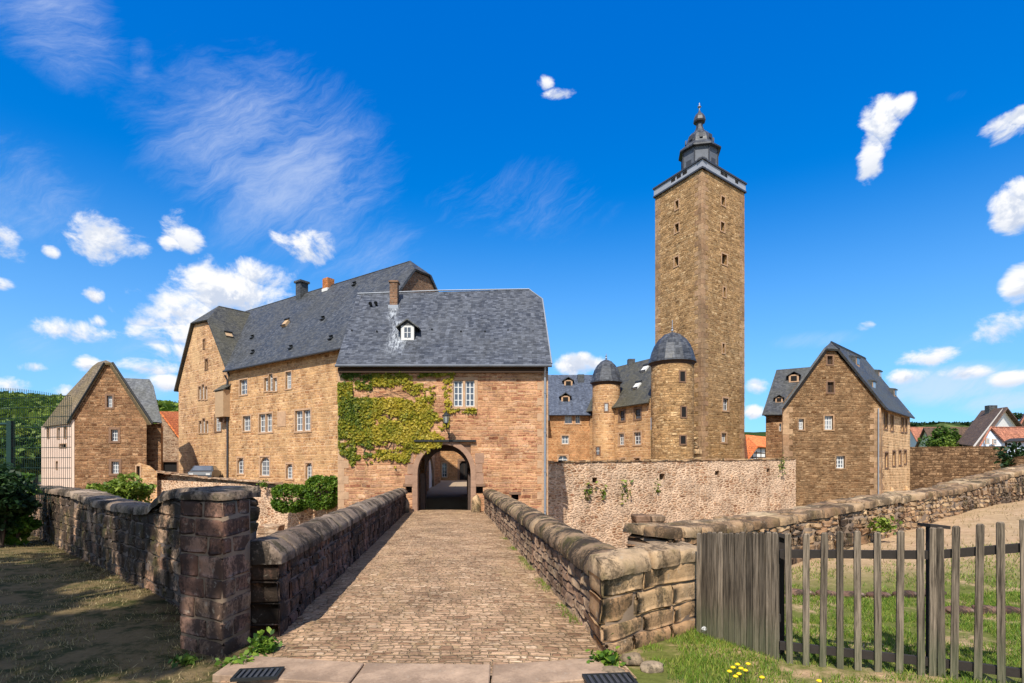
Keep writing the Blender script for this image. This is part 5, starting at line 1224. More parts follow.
mb = MB(); w.bar(mb, -.02, -1, .38, 6.1, -.1, .03); w2.bar(mb, w2.L-.35, -1, w2.L+.02, 5.8, -.1, .031); mb.build('corner_pilaster', 'plaster', t)
dB = LC-LA; dB2 = V((dB.x*2.2, dB.y*2.2, 0)); mb = MB(); vo = -dB.normalized()*.35; e0 = w.pt(-.3, 5.75)+vo; e1 = w.pt(w.L+.3, 5.75)+vo; h0, h1 = w.pt(a2[0]-.04, a2[1]+.06)+vo, w.pt(a1[0]+.04, a1[1]+.06)+vo; apx = P(105.8, 360.2, 46.4); bk = apx+V((dB.x*.25, dB.y*.25, 0))
eb = e0+V((dB.x*1.08, dB.y*1.08, 0)); dv = V((dB.x, dB.y, 0)); roofslab(mb, [e0, e0+dv*.9, h0*.5+e0*.5+dv*.72, h0+dv*.36, h0], .14); roofslab(mb, [h0, h0+dv*.36, bk, apx], .14); roofslab(mb, [e1, e1+dv, h1+dv*.4, h1], .14); roofslab(mb, [h1, h1+dv*.4, bk, apx], .14); roofslab(mb, [h0, h1, apx], .14)
mb.build('roof', 'slate_brown', t); mb = MB(); mb.tube([e1+Z*.05, h1+Z*.03], .09, 6); mb.tube([h0+Z*.03, e0+Z*.05], .07, 6); mb.build('verge_board', 'black_metal', t)
# rear wing of the house
w3 = Wall((X(138, 46.6), 46.6), (X(161, 46.6), 46.6), -1, 5.9); h = w3.rect(146.5, 463, 161, 483)
mb = MB(); w3.build(mb); Wall((X(161, 46.6), 46.6), (X(163, 53), 53), -1, 6).build(mb); mb.build('wing_wall', 'brown_stone', t)
mb = MB(); e0, e1 = P(145, 421, 46.2), P(161.8, 422.5, 46.2); r0, r1 = P(124, 378, 50), P(149.5, 379.2, 50); roofslab(mb, [e0, e1, P(153, 385, 49.4), r1, r0]); roofslab(mb, [e1, P(153, 385, 49.4), r1, P(160, 420, 54)]); mb.build('wing_roof', 'slate_grey', t)

# stone outbuilding with orange roof
t = thing('outbuilding', 'low stone outbuilding with bright orange tile roof beside the palace', 'building', (-36, 58, 0))
w = Wall((X(157, 58), 58), (X(181, 58.5), 58.5), -1, 5); w.poly = [(0, -1), (w.L, -1), w.at(180, 435), w.at(161, 412), w.at(157, 410)]
mb = MB(); h = w.rect(163, 462, 177, 472); w.build(mb, [h]); mb.build('wall', 'rough_stone', t); window(t, w, h, 1, 1, .15, frame='timber', glass='dark_void', trim='trim_dark')
mb = MB(); e = [P(181, 438, 57.6), P(182, 409.8, 64), P(161, 409.8, 64), P(159, 411.5, 57.6)]; roofslab(mb, [P(180.5, 438.5, 57.7), P(160.5, 411.3, 57.7), P(188, 411.6, 66), P(212, 437, 66)], .15); mb.build('roof', 'tile_orange', t)
w4 = MB(); 
# terrace wall along the left side of the moat
t = thing('terrace_wall', 'pale rubble terrace wall on the left bank of the moat', 'stone wall', (-20, 40, 0))
w = Wall((X(150, 46.4), 46.4), (-8.85, 33.2), -5.2, 2); w.poly = [(0, -5.2), (w.L, -5.2), w.at(339, 489), w.at(300, 487), w.at(256, 482.5), w.at(200, 478), w.at(165, 474), w.at(150, 472)]
mb = MB(); w.build(mb); w.poly = w.poly
tops = [w.poly[i] for i in (7, 6, 5, 4, 3, 2)]
for a, c in zip(tops[:-1], tops[1:]): mb.face([w.pt(*a), w.pt(*c), w.pt(*c, -.6), w.pt(*a, -.6)]); mb.face([w.pt(c[0], -1, -.6), w.pt(a[0], -1, -.6), w.pt(*a, -.6), w.pt(*c, -.6)])
mb.build('wall', 'moat_stone', t); tmw = w
mb = MB()
for a, c in zip(tops[:-1], tops[1:]):
    L_ = c[0]-a[0]; u = 0
    while u < L_-.05: l = min(random.uniform(.4, .9), L_-u); zz_ = a[1]+(c[1]-a[1])*u/L_; mb.stone(w.pt(a[0]+u, zz_-.02, .05), w.U*(l-.02), -w.N*.7, Z*random.uniform(.06, .16), .03, .02); u += l
mb.build('coping', 'rough_stone', t)
# low cross wall with a doorway by the house
t = thing('courtyard_wall', 'stepped stone wall with a small arched doorway beside the gabled house', 'stone wall', (-29, 45.6, 0))
w = Wall((X(136, 45), 45), (X(157, 45), 45), -1, 2.1); w.poly = [(0, -1), (w.L, -1), (w.L, w.at(157, 472)[1]), (w.at(150, 466)[0], w.at(150, 466)[1]), w.at(139, 462.5), (0, w.at(136, 465)[1])]
h = w.rect(136.6, 466, 140, 482); mb = MB(); w.build(mb, [h]); mb.build('wall', 'palace_stone', t); window(t, w, h, 1, 1, .1, frame=None, glass='dark_void', arch=True)
q = P(266, 530, 25); t = thing('stone_stub', 'short broken stone stub in the moat left of the bridge', 'stone block', (X(267, 30), 30, -5)); mb = MB(); z = -5
while z < -1.0: mb.stone((X(257, 30), 30, z), (1.1, 0, 0), (0, 1, 0), (0, 0, .4), .05, .04); z += .41
mb.build('wall', 'rough_stone', t)

# parked car behind the terrace wall
cc = V((X(205.5, 47.5), 47.5, float(gheight(X(205.5, 47.5), 47.5)))); t = thing('parked_car', 'grey car parked in front of the palace, half hidden by the terrace wall', 'car', cc)
U = V((.30, -.95, 0)).normalized(); W_ = V((-U.y, U.x, 0))
def carpt(a, b_, z): return cc+U*a+W_*b_+Z*z
side = [(-2.1, .35), (-2.1, .75), (-1.95, .95), (-1.1, 1.02), (-.55, 1.42), (.75, 1.45), (1.45, 1.02), (2.0, .92), (2.15, .7), (2.15, .35)]
mb = MB(); wd = .86
def inset(z): return wd-(.16 if z > 1.1 else 0)
for (a, z0), (c, z1) in zip(side, side[1:]+side[:1]): mb.face([carpt(a, -inset(z0), z0), carpt(a, inset(z0), z0), carpt(c, inset(z1), z1), carpt(c, -inset(z1), z1)])
for s_ in (-1, 1): mb.face([carpt(a, s_*inset(z), z) for a, z in side if z < 1.05]); mb.face([carpt(a, s_*inset(z), z) for a, z in side if z > 1.0])
mb.build('body', 'car_paint', t)
mb = MB()
for s_ in (-1, 1): mb.face([carpt(a, s_*(b_), z) for a, b_, z in ((-.98, .868, 1.06), (-.5, .73, 1.38), (.72, .725, 1.40), (1.3, .868, 1.06))])
mb.face([carpt(-1.08, -.72, 1.05), carpt(-1.08, .72, 1.05), carpt(-.6, .62, 1.4), carpt(-.6, -.62, 1.4)]); mb.face([carpt(1.43, -.72, 1.06), carpt(.8, -.62, 1.44), carpt(.8, .62, 1.44), carpt(1.43, .72, 1.06)])
mb.build('glazing', 'glass', t)
for a in (-1.35, 1.35):
    for s_ in (-1, 1):
        mb = MB(); mb.tube([carpt(a, s_*.7, .31), carpt(a, s_*.88, .31)], .31, 16); wh = mb.build('wheel', 'rubber', t); mb = MB(); mb.tube([carpt(a, s_*.87, .31), carpt(a, s_*.89, .31)], .19, 12); mb.build('rim', 'lead', wh)
for s_ in (-1, 1): mb = MB(); mb.obox(carpt(2.08, s_*.6-.15, .68), U*.09, W_*.3, Z*.14); mb.build('headlight', 'white_frame', t)
# ================================================================== HOUSES AND WALL ON THE RIGHT
t = thing('back_wall', 'broad brown rubble wall closing the view between the storehouse and the red-roofed houses', 'stone wall', (42, 52, 0))
w = Wall((X(905, 54), 54), (X(1006, 50), 50), -5.2, 4); w.poly = [(0, -5.2), (w.L, -5.2), (w.L, w.at(1006, 446)[1]), (0, w.at(905, 447)[1])]; mb = MB(); w.build(mb)
zA, zB = w.poly[3][1], w.poly[2][1]; mb.face([w.pt(0, zA), w.pt(w.L, zB), w.pt(w.L, zB, -.8), w.pt(0, zA, -.8)]); Wall(w.B, w.B+V((1.5, 5, 0)), -5, zB).build(mb); mb.build('wall', 'back_wall_stone', t)
w2 = Wall((X(1002, 44), 44), (X(1075, 40), 40), -5.2, 3.4); w2.poly = [(0, -5.2), (w2.L, -5.2), (w2.L, 3.6), (0, w2.at(1002, 459)[1])]
t = thing('garden_bank_wall', 'dark overgrown wall end at the right edge in front of the red roof', 'stone wall', (37, 44, 0)); mb = MB(); w2.build(mb); mb.build('wall', 'back_wall_stone', t)
pts = np.array([tuple(P(random.uniform(1000, 1050), random.uniform(448, 466), 43.6)) for _ in range(900)])+rng.normal(size=(900, 3))*.25; leaves('ivy', pts, .25, 'leaf_dark', t)
def house(name, label, A, B, zb, ze, zr, wallm, roofm, depth, swap=False, ov=.4):
    """gable end from A to B facing the viewer, ridge going back"""
    w = Wall(A, B, zb, ze); w.poly = gpoly(w.L, zb, ze, zr); t = thing(name, label, 'house', ((A[0]+B[0])/2, (A[1]+B[1])/2, zb), 'houses beyond the castle')
    mb = MB(); w.build(mb); D = -w.N*depth
    for p in ((w.A, w.A+D), (w.B, w.B+D)): mb.face([p[0]+Z*zb, p[1]+Z*zb, p[1]+Z*ze, p[0]+Z*ze])
    mb.face([w.A+D+Z*zb, w.B+D+Z*zb, w.B+D+Z*ze, (w.A+w.B)/2+D+Z*zr, w.A+D+Z*ze]); mb.build('wall', wallm, t)
    k = (zr-ze)/(w.L/2); m = (w.A+w.B)/2; mb = MB(); f = w.N*ov
    for p, s_ in ((w.A, -1), (w.B, 1)): e = p+w.U*s_*ov+Z*(ze-ov*k); mb_pts = [e+f, e+D-f, m+D-f+Z*zr, m+f+Z*zr]; roofslab(mb, [q+Z*.12 for q in mb_pts], .14)
    rf = mb.build('roof', roofm, t); return t, w, rf
# big brown-roofed house: gable faces right-front
Y = 72; g0, g1 = V((X(973, Y), Y, 0)), V((X(1019, 84), 84, 0))
t = thing('brown_roof_house', 'large house with steep brown tile roof, skylights and white gable', 'house', (64, 76, 0), 'houses beyond the castle')
ap = P(1002.5, 408.3, 78); bl, br_ = P(973, 446, 72), P(1018, 428, 84)
rb = P(981.3, 410.5, 86); el = P(956.4, 443.5, 80)
mb = MB(); mb.face([bl, V((bl.x, bl.y, 0)), V((br_.x, br_.y, 0)), br_, ap]); mb.face([bl, ap, br_]); mb.build('wall', 'white_wall', t)
mb = MB(); roofslab(mb, [bl+V((.2, -.5, -.1)), el, rb, ap+V((.2, -.5, .15))], .2); roofslab(mb, [br_+V((.6, -.4, 0)), ap+V((.2, -.5, .15)), rb, rb+V((6, 8, -6))], .2); rf = mb.build('roof', 'tile_brown', t); n = roofplane(bl, el, ap)
p = P(991, 411, 82); mb = MB(); mb.box(p.x-.6, p.x+.6, p.y-.4, p.y+.4, p.z-1.2, p.z+.8); mb.build('chimney', 'slate_dark', t)
u_ = (el-bl).normalized()
for px, py, a in ((976.3, 419.5, 1.), (983.5, 419, 1.), (988.3, 418, 1.1), (972.3, 432, 1.), (976.5, 431.5, 1.)): hatch(t, hitplane(px, py, bl+V((.2, -.5, -.1)), n), u_, n, a*.8, a*1.1, 'lead', .1)
t = thing('red_roof_house', 'low white house with reddish tile roof at the right edge of the view', 'house', (58, 66, 0), 'houses beyond the castle')
ap = P(989, 428, 64); b0, b1 = P(980.5, 445, 62), P(1003, 441, 63.5); rb = P(1050, 427, 66); er = P(1052, 441, 64)
mb = MB(); mb.face([b0, V((b0.x, b0.y, 0)), V((b1.x, b1.y, 0)), b1, ap]); mb.face([b1, V((b1.x, b1.y, 0)), V((er.x, er.y, 0)), er]); mb.build('wall', 'blue_wall', t)
mb = MB(); roofslab(mb, [b1+V((-.3, -.6, -.1)), er+V((0, -.5, -.1)), rb, ap+V((-.1, -.3, .15))], .16); roofslab(mb, [b0+V((-.4, -.3, -.1)), ap+V((-.1, -.3, .15)), rb, rb+V((-4, 6, -3))], .16); mb.build('roof', 'tile_red', t)
wx = Wall((b0.x, b0.y), (b1.x, b1.y), 0, 5)
for s in ((986, 439, 989, 443.5), (993, 439.5, 996, 444)): window(t, wx, wx.rect(*s), 2, 2, .08, rec=-.03)
t = thing('dark_gable_house', 'dark brown gabled house cut by the right edge', 'house', (80, 88, 0), 'houses beyond the castle')
mb = MB(); mb.face([P(1018.5, 427, 88), P(1018.5, 470, 88), P(1044, 470, 88), P(1044, 427, 88), P(1031, 405, 88)]); mb.build('wall', 'timber', t)
mb = MB(); roofslab(mb, [P(1017.5, 428, 87.5), P(1031, 403.5, 87.5), P(1029, 404, 95), P(1016, 427, 95)], .2); roofslab(mb, [P(1044.5, 428, 87.5), P(1031, 403.5, 87.5), P(1029, 404, 95), P(1043, 427, 95)], .2); mb.build('roof', 'tile_red', t)
# shed roof in front of them
t = thing('lean_to_shed', 'open lean-to shed with grey roof boards behind the wall on the right', 'shed', (50, 52, 0))
mb = MB(); roofslab(mb, [P(1004, 441.5, 52), P(1034, 440, 51), P(1040, 437, 55), P(1010, 438.5, 56)], .12); mb.build('roof', 'fence_dark', t)
mb = MB()
for px, Y in ((1006, 52.2), (1016, 52), (1030, 51.3)): p = P(px, 442, Y); mb.tube([(p.x, p.y, 0), tuple(p)], .09, 6)
mb.build('post', 'timber', t)
house('cream_house', 'small cream house with brown roof left of the green tree', XY(918.5, 92), XY(934, 88), 0, 5.9, 8.6, 'cream_wall', 'tile_brown', 11)
house('white_house', 'tiny white house with orange roof right beside the storehouse', XY(905, 100), XY(917.5, 97), 0, 7.2, 9.3, 'white_wall', 'tile_red', 10)
t, w, rf = house('orange_roof_house', 'small house with plain orange roof between the tree and the brown roof', XY(950, 96), XY(962, 96), 0, 6.0, 8.0, 'cream_wall', 'tile_orange', 8)
# half-timbered house between tower and annex
t = thing('timbered_house', 'half-timbered white house with bright orange roof between tower and annex', 'house', (34, 80, 0), 'houses beyond the castle')
w = Wall(XY(748.5, 78), XY(772, 80), -1, 3); w.poly = [(0, -1), (w.L, -1), (w.L, w.at(772, 446)[1]), w.at(757, 446)[:2], w.at(748.5, 457)]
mb = MB(); w.build(mb); mb.build('wall', 'white_wall', t); mb = MB()
for px in (752, 756, 760.5, 765): u, _ = w.at(px, 455); w.bar(mb, u, -1, u+.14, w.at(px, 446.5 if px > 756 else 451)[1], 0, .03)
for py in (448.5, 453.5, 458): z0 = w.at(760, py)[1]; w.bar(mb, .6 if py < 450 else .1, z0, w.L, z0+.14, 0, .031)
mb.build('timber_frame', 'timber', t)
mb = MB(); roofslab(mb, [P(757, 446.3, 77.9), P(776, 447.5, 79.9), P(768, 437, 83), P(745.5, 434.6, 82)], .2); roofslab(mb, [P(757, 446.3, 77.5), P(748, 458.5, 77.5), P(741, 457, 84), P(745.5, 434.6, 82)], .2); mb.build('roof', 'tile_orange', t)

# ================================================================== WOODEN GATE AND PICKET FENCE
def picket(parent, x, y, z0, z1, U, wd, th=.025, seed=0):
    mb = MB(); N = U.cross(Z); lean = random.uniform(-.012, .012)*(.35 if wd > .07 else 1); b = .006
    p = V((x, y, z0)); top = U*lean*2+Z*(z1-z0); k = .012
    mb.obox(p-U*wd/2, U*wd, -N*th, top, col=random.random())
    mb.face([p-U*wd/2+top+Z*.001, p+U*wd/2+top+Z*.001, p+U*(wd/2-k)-N*th*.5+top+Z*.018, p-U*(wd/2-k)-N*th*.5+top+Z*.018])
    mb.face([p-U*(wd/2-k)-N*th*.5+top+Z*.018, p+U*(wd/2-k)-N*th*.5+top+Z*.018, p+U*wd/2-N*th+top, p-U*wd/2-N*th+top])
    return mb.build('picket', 'fence', parent)
g0, g1 = V((X(696, 7.45), 7.45, 0)), V((X(778.5, 6.42), 6.42, 0)); Ug = (g1-g0).normalized(); Ng = Ug.cross(Z); Lg_ = (g1-g0).length
t = thing('slatted_gate', 'close-boarded gate panel of weathered upright grey slats next to the wall corner', 'gate', (g0+g1)/2, None)
n = 14
for k in range(n):
    f_ = (k+.5)/n; p = g0+Ug*(Lg_*f_); Y = p.y; px = CX+F*p.x/Y
    zt_ = EZ+(HZ-533.8+random.uniform(-1, 1))/F*Y; zb_ = EZ+(HZ-np.interp(px, [696, 740, 776], [631, 652, 662.5]))/F*Y
    picket(t, p.x, p.y, zb_, zt_, Ug, Lg_/n*.82, .03)
for z in (.42, 1.12): mb = MB(); mb.obox(g0+Ug*.04-Ng*.034+Z*z, Ug*(Lg_-.06), -Ng*.04, Z*.09); mb.build('rail', 'fence_dark', t)
t = thing('picket_fence', 'weathered grey picket fence with spaced slats on two dark rails in front of the garden', 'fence', (3.5, 6, 0))
f0, f1, f2 = V((X(780, 6.38), 6.38, 0)), V((X(934, 5.98), 5.98, 0)), V((X(1075, 5.45), 5.45, 0))
def seg(a, c, pxs):
    U = (c-a).normalized(); N = U.cross(Z)
    for px in pxs:
        d = (px-CX)/F; tt = (a.x-d*a.y)/(d*U.y-U.x); p = a+U*tt; Y = p.y
        ztp = np.interp(px, [789, 840, 900, 922, 955, 979, 1003, 1070], [535, 533.5, 532.5, 530, 526.5, 525.5, 522.5, 517])+random.uniform(-1.2, 1.2)
        zbp = np.interp(px, [789, 856, 930, 1075], [666, 681, 692, 706]); picket(t, p.x+N.x*.03, p.y+N.y*.03, EZ+(HZ-zbp)/F*Y, EZ+(HZ-ztp)/F*Y, U, .068*Y/6.2 if False else .066, .028)
seg(f0, f1, [789.5, 805.5, 822, 839.5, 857.5, 877.5, 898.5, 920.5, 931.5]); seg(f1, f2, [941.5, 953.5, 977, 1001, 1026, 1052])
for a, c, ends in ((f0, f1, ((550, 551), (642, 658.5))), (f1, f2, ((551, 539), (658.5, 676)))):
    for (y0, y1) in ends:
        p0, p1 = P(CX+F*a.x/a.y, y0, a.y), P(CX+F*c.x/c.y, y1, c.y); U = (p1-p0); N = V((U.x, U.y, 0)).normalized().cross(Z)
        mb = MB(); mb.obox(p0-N*.002, U, -N*.05, Z*-.09); mb.build('rail', 'fence_dark', t)
for px, Y, ytop, capw in ((780, 6.62, 534, .0), (938, 6.15, 527, .0)):
    x = X(px, Y); zt_ = EZ+(HZ-ytop)/F*Y; mb = MB(); mb.box(x-.055, x+.055, Y, Y+.11, -.15, zt_); ps = mb.build('post', 'fence_dark', t)
    mb = MB(); mb.obox((x-.12, Y-.05, zt_), (.22, 0, -.02 if px > 900 else -.07), (0, .2, 0), (0, 0, .035)); mb.build('post_cap', 'fence_dark', ps)

# ================================================================== MESH FENCE AT THE FAR LEFT
t = thing('mesh_fence', 'tall dark green wire mesh fence with framed gate at the left edge', 'fence', (-14, 16.6, 0))
a, c = V((-19.5, 18.2, 0)), V((-12.75, 16.2, 0)); U = (c-a).normalized(); L_ = (c-a).length; ztf = lambda u: 4.35+.22*math.sin(u/L_*3)-.25*(u/L_)**3
mb = MB(); N_ = int(L_/.075)
for k in range(N_+1): u = L_*k/N_; p = a+U*u; mb.tube([(p.x, p.y, .9), (p.x, p.y, ztf(u)+.12)], .006, 4, cap=False)
for z in np.arange(1.0, 4.4, .30): 
    for z2 in (z, ): mb.tube([(a.x, a.y-.008, z2), (c.x, c.y-.008, z2)], .009, 4, cap=False)
mb.build('wire_panel', 'green_metal', t)
for px in (14.5, ): 
    p = a+U*((X(px, 17)-a.x)/U.x); mb = MB(); mb.box(p.x-.07, p.x+.07, p.y-.1, p.y+.04, 0, EZ+(HZ-421)/F*p.y); mb.build('post', 'green_metal', t)
    mb = MB(); q = a+Z*(EZ+(HZ-424)/F*p.y); mb.tube([(a.x, a.y-.03, q.z), (p.x, p.y-.03, q.z)], .045, 8); mb.build('gate_frame', 'green_metal', t)

# ================================================================== VEGETATION
bush('shrub', 'dark leafy shrub with ivy in front of the mesh fence post', (X(2, 15.6), 15.6, 1.45), .85, .8, 1.35, 5200, .11, 'leaf_dark', ncl=40)
bush('shrub', 'bright green ivy clump climbing the far end of the garden wall', (X(22, 16.6), 16.6, 1.3), .36, .45, 1.1, 2300, .09, 'hedge', ncl=22)
bush('shrub', 'low bright green shrub at the foot of the left wall end', (X(15, 16.), 16., .45), .95, .5, .42, 1800, .11, 'hedge', ncl=20)
bush('shrub', 'light green young bush growing in the moat behind the garden wall', (X(122, 27), 27, .85), 1.7, 1., 1.05, 4200, .15, 'leaf_light', ncl=34)
bush('shrub', 'small light green sapling left of the young bush in the moat', (X(98, 28), 28, 1.0), .5, .6, .6, 700, .15, 'leaf_light', ncl=10)
# clipped ivy mounds on the terrace wall
def mound(label, x0, x1, y0, y1, Y, n):
    c = P((x0+x1)/2, (y0+y1)/2, Y); rx, rz = (x1-x0)/2/F*Y, (y1-y0)/2/F*Y; d = rng.normal(size=(n, 3)); d /= np.linalg.norm(d, axis=1)[:, None]; d = np.sign(d)*np.abs(d)**.6
    bumps = np.array([mn.noise(V(tuple(q*2.2))) for q in d])[:, None]; q = d*np.array([rx, .6, rz])*(.95+.16*bumps)*rng.uniform(.86, 1.02, (n, 1))
    o = leaves('ivy_mound', q+np.array(c), .13, 'hedge', None, loc=tuple(c), rnd=rng.uniform(.2, .9, n)+bumps[:, 0]*.4); tag(o, label, 'ivy', 'ivy mounds on the terrace wall')
mound('rounded bright green ivy mound on the terrace wall, lower and further left', 272, 309, 484, 513, 35.2, 5200)
mound('taller bright green ivy mound on the terrace wall against the gatehouse', 306, 340, 475.5, 510, 34.4, 5600)
c = P(263, 484, 37.5); o = leaves('wall_weed', rng.normal(size=(90, 3))*.14+np.array(c), .12, 'hedge', None, loc=tuple(c)); tag(o, 'little green weed on the terrace wall left of the ivy mounds', 'weed')
# weeds by pier and walls
def tuft(label, x, y, z, r, h, n, mat='hedge', group='weed tufts at the foot of the walls'):
    c = np.stack([rng.normal(size=n)*r*.5, rng.normal(size=n)*r*.4, np.abs(rng.normal(size=n))*h*.5], 1)+np.array([x, y, z]); o = leaves('weed_tuft', c, .055, mat, None, loc=(x, y, z)); tag(o, label, 'weed', group)
tuft('leafy green weed at the foot of the pier beside the road', -2.98, 6.72, 0, .14, .16, 420); tuft('low weed by the drain grate at the bottom left', -3.0, 6.2, 0, .2, .07, 300)
tuft('grassy weed at the corner of the worn wall by the slabs', 1.05, 6.25, 0, .16, .14, 260); tuft('small weed in front of the pier', -3.7, 6.35, 0, .12, .06, 80, 'leaf')
o = leaves('wall_weed', rng.normal(size=(160, 3))*np.array([.13, .1, .10])+np.array(P(883, 525, 14.3)), .09, 'leaf_light', None, loc=tuple(P(883, 525, 14.3))); tag(o, 'yellow green weed growing out of the boundary wall above the fence', 'weed')
# grass
def scatter(x0, x1, y0, y1, n, cond, thr=.0, f=1.1):
    xs, ys_ = rng.uniform(x0, x1, n), rng.uniform(y0, y1, n); keep = [cond(x, y) and mn.noise(V((x*f, y*f, 2)))+.5*mn.noise(V((x*4, y*4, 7))) > thr+random.uniform(-.2, .2) for x, y in zip(xs, ys_)]
    xs, ys_ = xs[keep], ys_[keep]; return np.stack([xs, ys_, gheight(xs, ys_)], 1)
def right_ok(x, y):
    if y < 8: return x > 1.25+.55*max(0, y-6.3) and not (x > 2.2 and y > 7.9)
    return y < 9.9+(x-2.72)*.714-.35 and x > 2.9
g = scatter(1.2, 9, 5.3, 9.5, 90000, right_ok, -.15); o = blades('grass', g, .06, .005, 'grass'); struct(o, 'stuff')
g = scatter(2.9, 12, 9.5, 13, 14000, right_ok, .0); o = blades('sparse_grass', g, .07, .007, 'grass'); struct(o, 'stuff')
def left_ok(x, y): return y < 19.9+(-(x+16.3))*.92-.4 and x < -3.2-max(0, (y-6.4))*.5 and (y > 5.2)
g = scatter(-17, -3, 5.2, 18.5, 60000, left_ok, -.05); o = blades('dry_grass', g, .05, .007, 'grass_dry'); struct(o, 'stuff')
g = scatter(4, 22, 10, 24, 9000, lambda x, y: y < 9.9+(x-2.72)*.714-.35 and x > 3, .0); o = blades('dry_weeds', g, .10, .009, 'grass_dry'); struct(o, 'stuff')
ys_ = rng.uniform(6.6, 20, 2600); xs = np.array([rr(y) for y in ys_])-np.abs(rng.normal(size=2600))*.10; keep = np.array([mn.noise(V((0, y*.5, 3))) > -.12+.02*(y-6) for y in ys_]); g = np.stack([xs, ys_, np.full(2600, .0)], 1)[keep]; o = blades('verge_grass', g, .07, .005, 'grass'); struct(o, 'stuff')
# dandelions
dpx = [(729.5, 672), (733, 668), (737.5, 665), (741, 669), (745.5, 671), (739, 674.5), (762, 678), (819, 681.5), (735.5, 677), (748, 664.5)]
for i, (px, py) in enumerate(dpx):
    Y = (EZ-.11)*F/(py-HZ); x = X(px, Y); t = thing('dandelion', ORD[sorted(v[0] for v in dpx if v[0] < 750).index(px)]+' dandelion from the left in the cluster below the slatted gate' if i not in (6, 7) else ('lone yellow dandelion below the gate post' if i == 6 else 'lone yellow dandelion under the picket fence'), 'flower', (x, Y, 0), 'dandelions in the grass')
    mb = MB(); mb.tube([(x, Y, 0), (x, Y, .11)], .003, 5); mb.build('stem', 'leaf', t) if False else mb.build('flower_stem', 'bark', t)
    mb = MB(); mb.lathe((x, Y, .105), [(0, 0), (.022, .006), (.026, .014), (.014, .024), (0, .026)], 12); mb.build('flower_head', 'petal', t)
tag(leaves('seed_head', rng.normal(size=(120, 3))*.012+np.array(P(704, 629, 7.1)), .012, 'white_frame', None, loc=tuple(P(704, 629, 7.1))), 'white dandelion seed head at the left foot of the slatted gate', 'flower')

# trees
G = 'trees beyond the mesh fence'
for i, (px, Y, h, r, mat, lab) in enumerate([(4, 62, 7.6, 4.2, 'leaf_light', 'yellow green tree at the very left behind the mesh fence'), (22, 70, 8.4, 4.4, 'leaf', 'mid green tree behind the fence, second from the left'), (36, 64, 6.6, 3.4, 'leaf_light', 'lower bright tree behind the fence, close to the gabled house'),
        (12, 50, 5.0, 3.2, 'leaf', 'round green tree low behind the framed gate of the mesh fence'), (34, 52, 4.6, 2.8, 'leaf_light', 'small tree beside the plastered side of the gabled house'), (50, 78, 8.6, 3.6, 'leaf', 'tree whose top shows just left of the mossy roof')]):
    tree('broadleaf_tree', lab, X(px, Y), Y, 0, h, r, mat, 2600, .42, G)
tree('broadleaf_tree', 'full green tree between the cream house and the orange-roofed house', X(942, 84), 84, 0, 8.6, 2.5, 'leaf', 3500, .32, 'trees among the houses on the right')
tree('broadleaf_tree', 'small green tree left of the brown-roofed house', X(951, 80), 80, 0, 6.6, 1.5, 'leaf_light', 1200, .3, 'trees among the houses on the right')
tree('conifer', 'dark conifer behind the white gable of the brown-roofed house', X(1011, 100), 100, 0, 13.2, 2.2, 'leaf_dark', 2200, .4, 'trees among the houses on the right')
tree('broadleaf_tree', 'dark tree top between the two gables at the right edge', X(1018, 108), 108, 0, 11.5, 2.6, 'leaf', 1800, .4, 'trees among the houses on the right')
# tall tree behind the viewer on the left, whose crown shades the lawn and pier
tree('shade_tree', 'tall broadleaf tree standing on the lawn, throwing dappled shade on the left wall and pier', -11.2, -1.4, 0, 16.8, 5.9, 'leaf', 5000, .48, trunkfrac=.36, nclump=42, rz=4.2, cr=.27)

# ================================================================== HILLS
def hill(name, pts, depth, seed):
    """pts: (px, py, Y) crest; one rounded wooded ridge"""
    vs, fs = [], []; n = len(pts); prof = [(-1, 0), (-.7, .35), (-.4, .72), (-.15, .95), (0, 1), (.3, .95), (1, .4), (1.6, 0)]
    for i, (px, py, Y) in enumerate(pts):
        c = P(px, py, Y)
        for a, h in prof: q = V((c.x*(1+a*depth/Y), Y+a*depth, -3+(c.z+3)*h)); q.z += (mn.noise(q*.02+V((seed, 0, 0)))*5+mn.noise(q*.08)*2)*(1 if 0 < h else 0)*min(1, Y/900); vs.append(tuple(q))
    m = len(prof)
    for i in range(n-1):
        for k in range(m-1): fs.append((i*m+k, (i+1)*m+k, (i+1)*m+k+1, i*m+k+1))
    me = bpy.data.meshes.new(name); me.from_pydata(vs, [], fs); me.materials.append(M['hill']); me.polygons.foreach_set('use_smooth', [True]*len(fs)); o = bpy.data.objects.new(name, me); C.objects.link(o); struct(o); return o
def crest(x0, x1, f, Y, st=4): return [(x, f(x), Y) for x in np.arange(x0, x1, st)]
hill('hill', crest(-260, 330, lambda x: 399+.055*max(0, x)+1.2*math.sin(x*.05), 420, 6), 140, 1)
hill('far_hill', crest(520, 905, lambda x: 433-4*math.sin((x-520)*.012)+1*math.sin(x*.07), 1500, 6), 400, 2)
hill('far_hill', crest(860, 1180, lambda x: 425.5+1.5*math.sin(x*.045)-2.*math.exp(-((x-945)/14)**2)+.02*abs(x-950), 1100, 4), 350, 3)
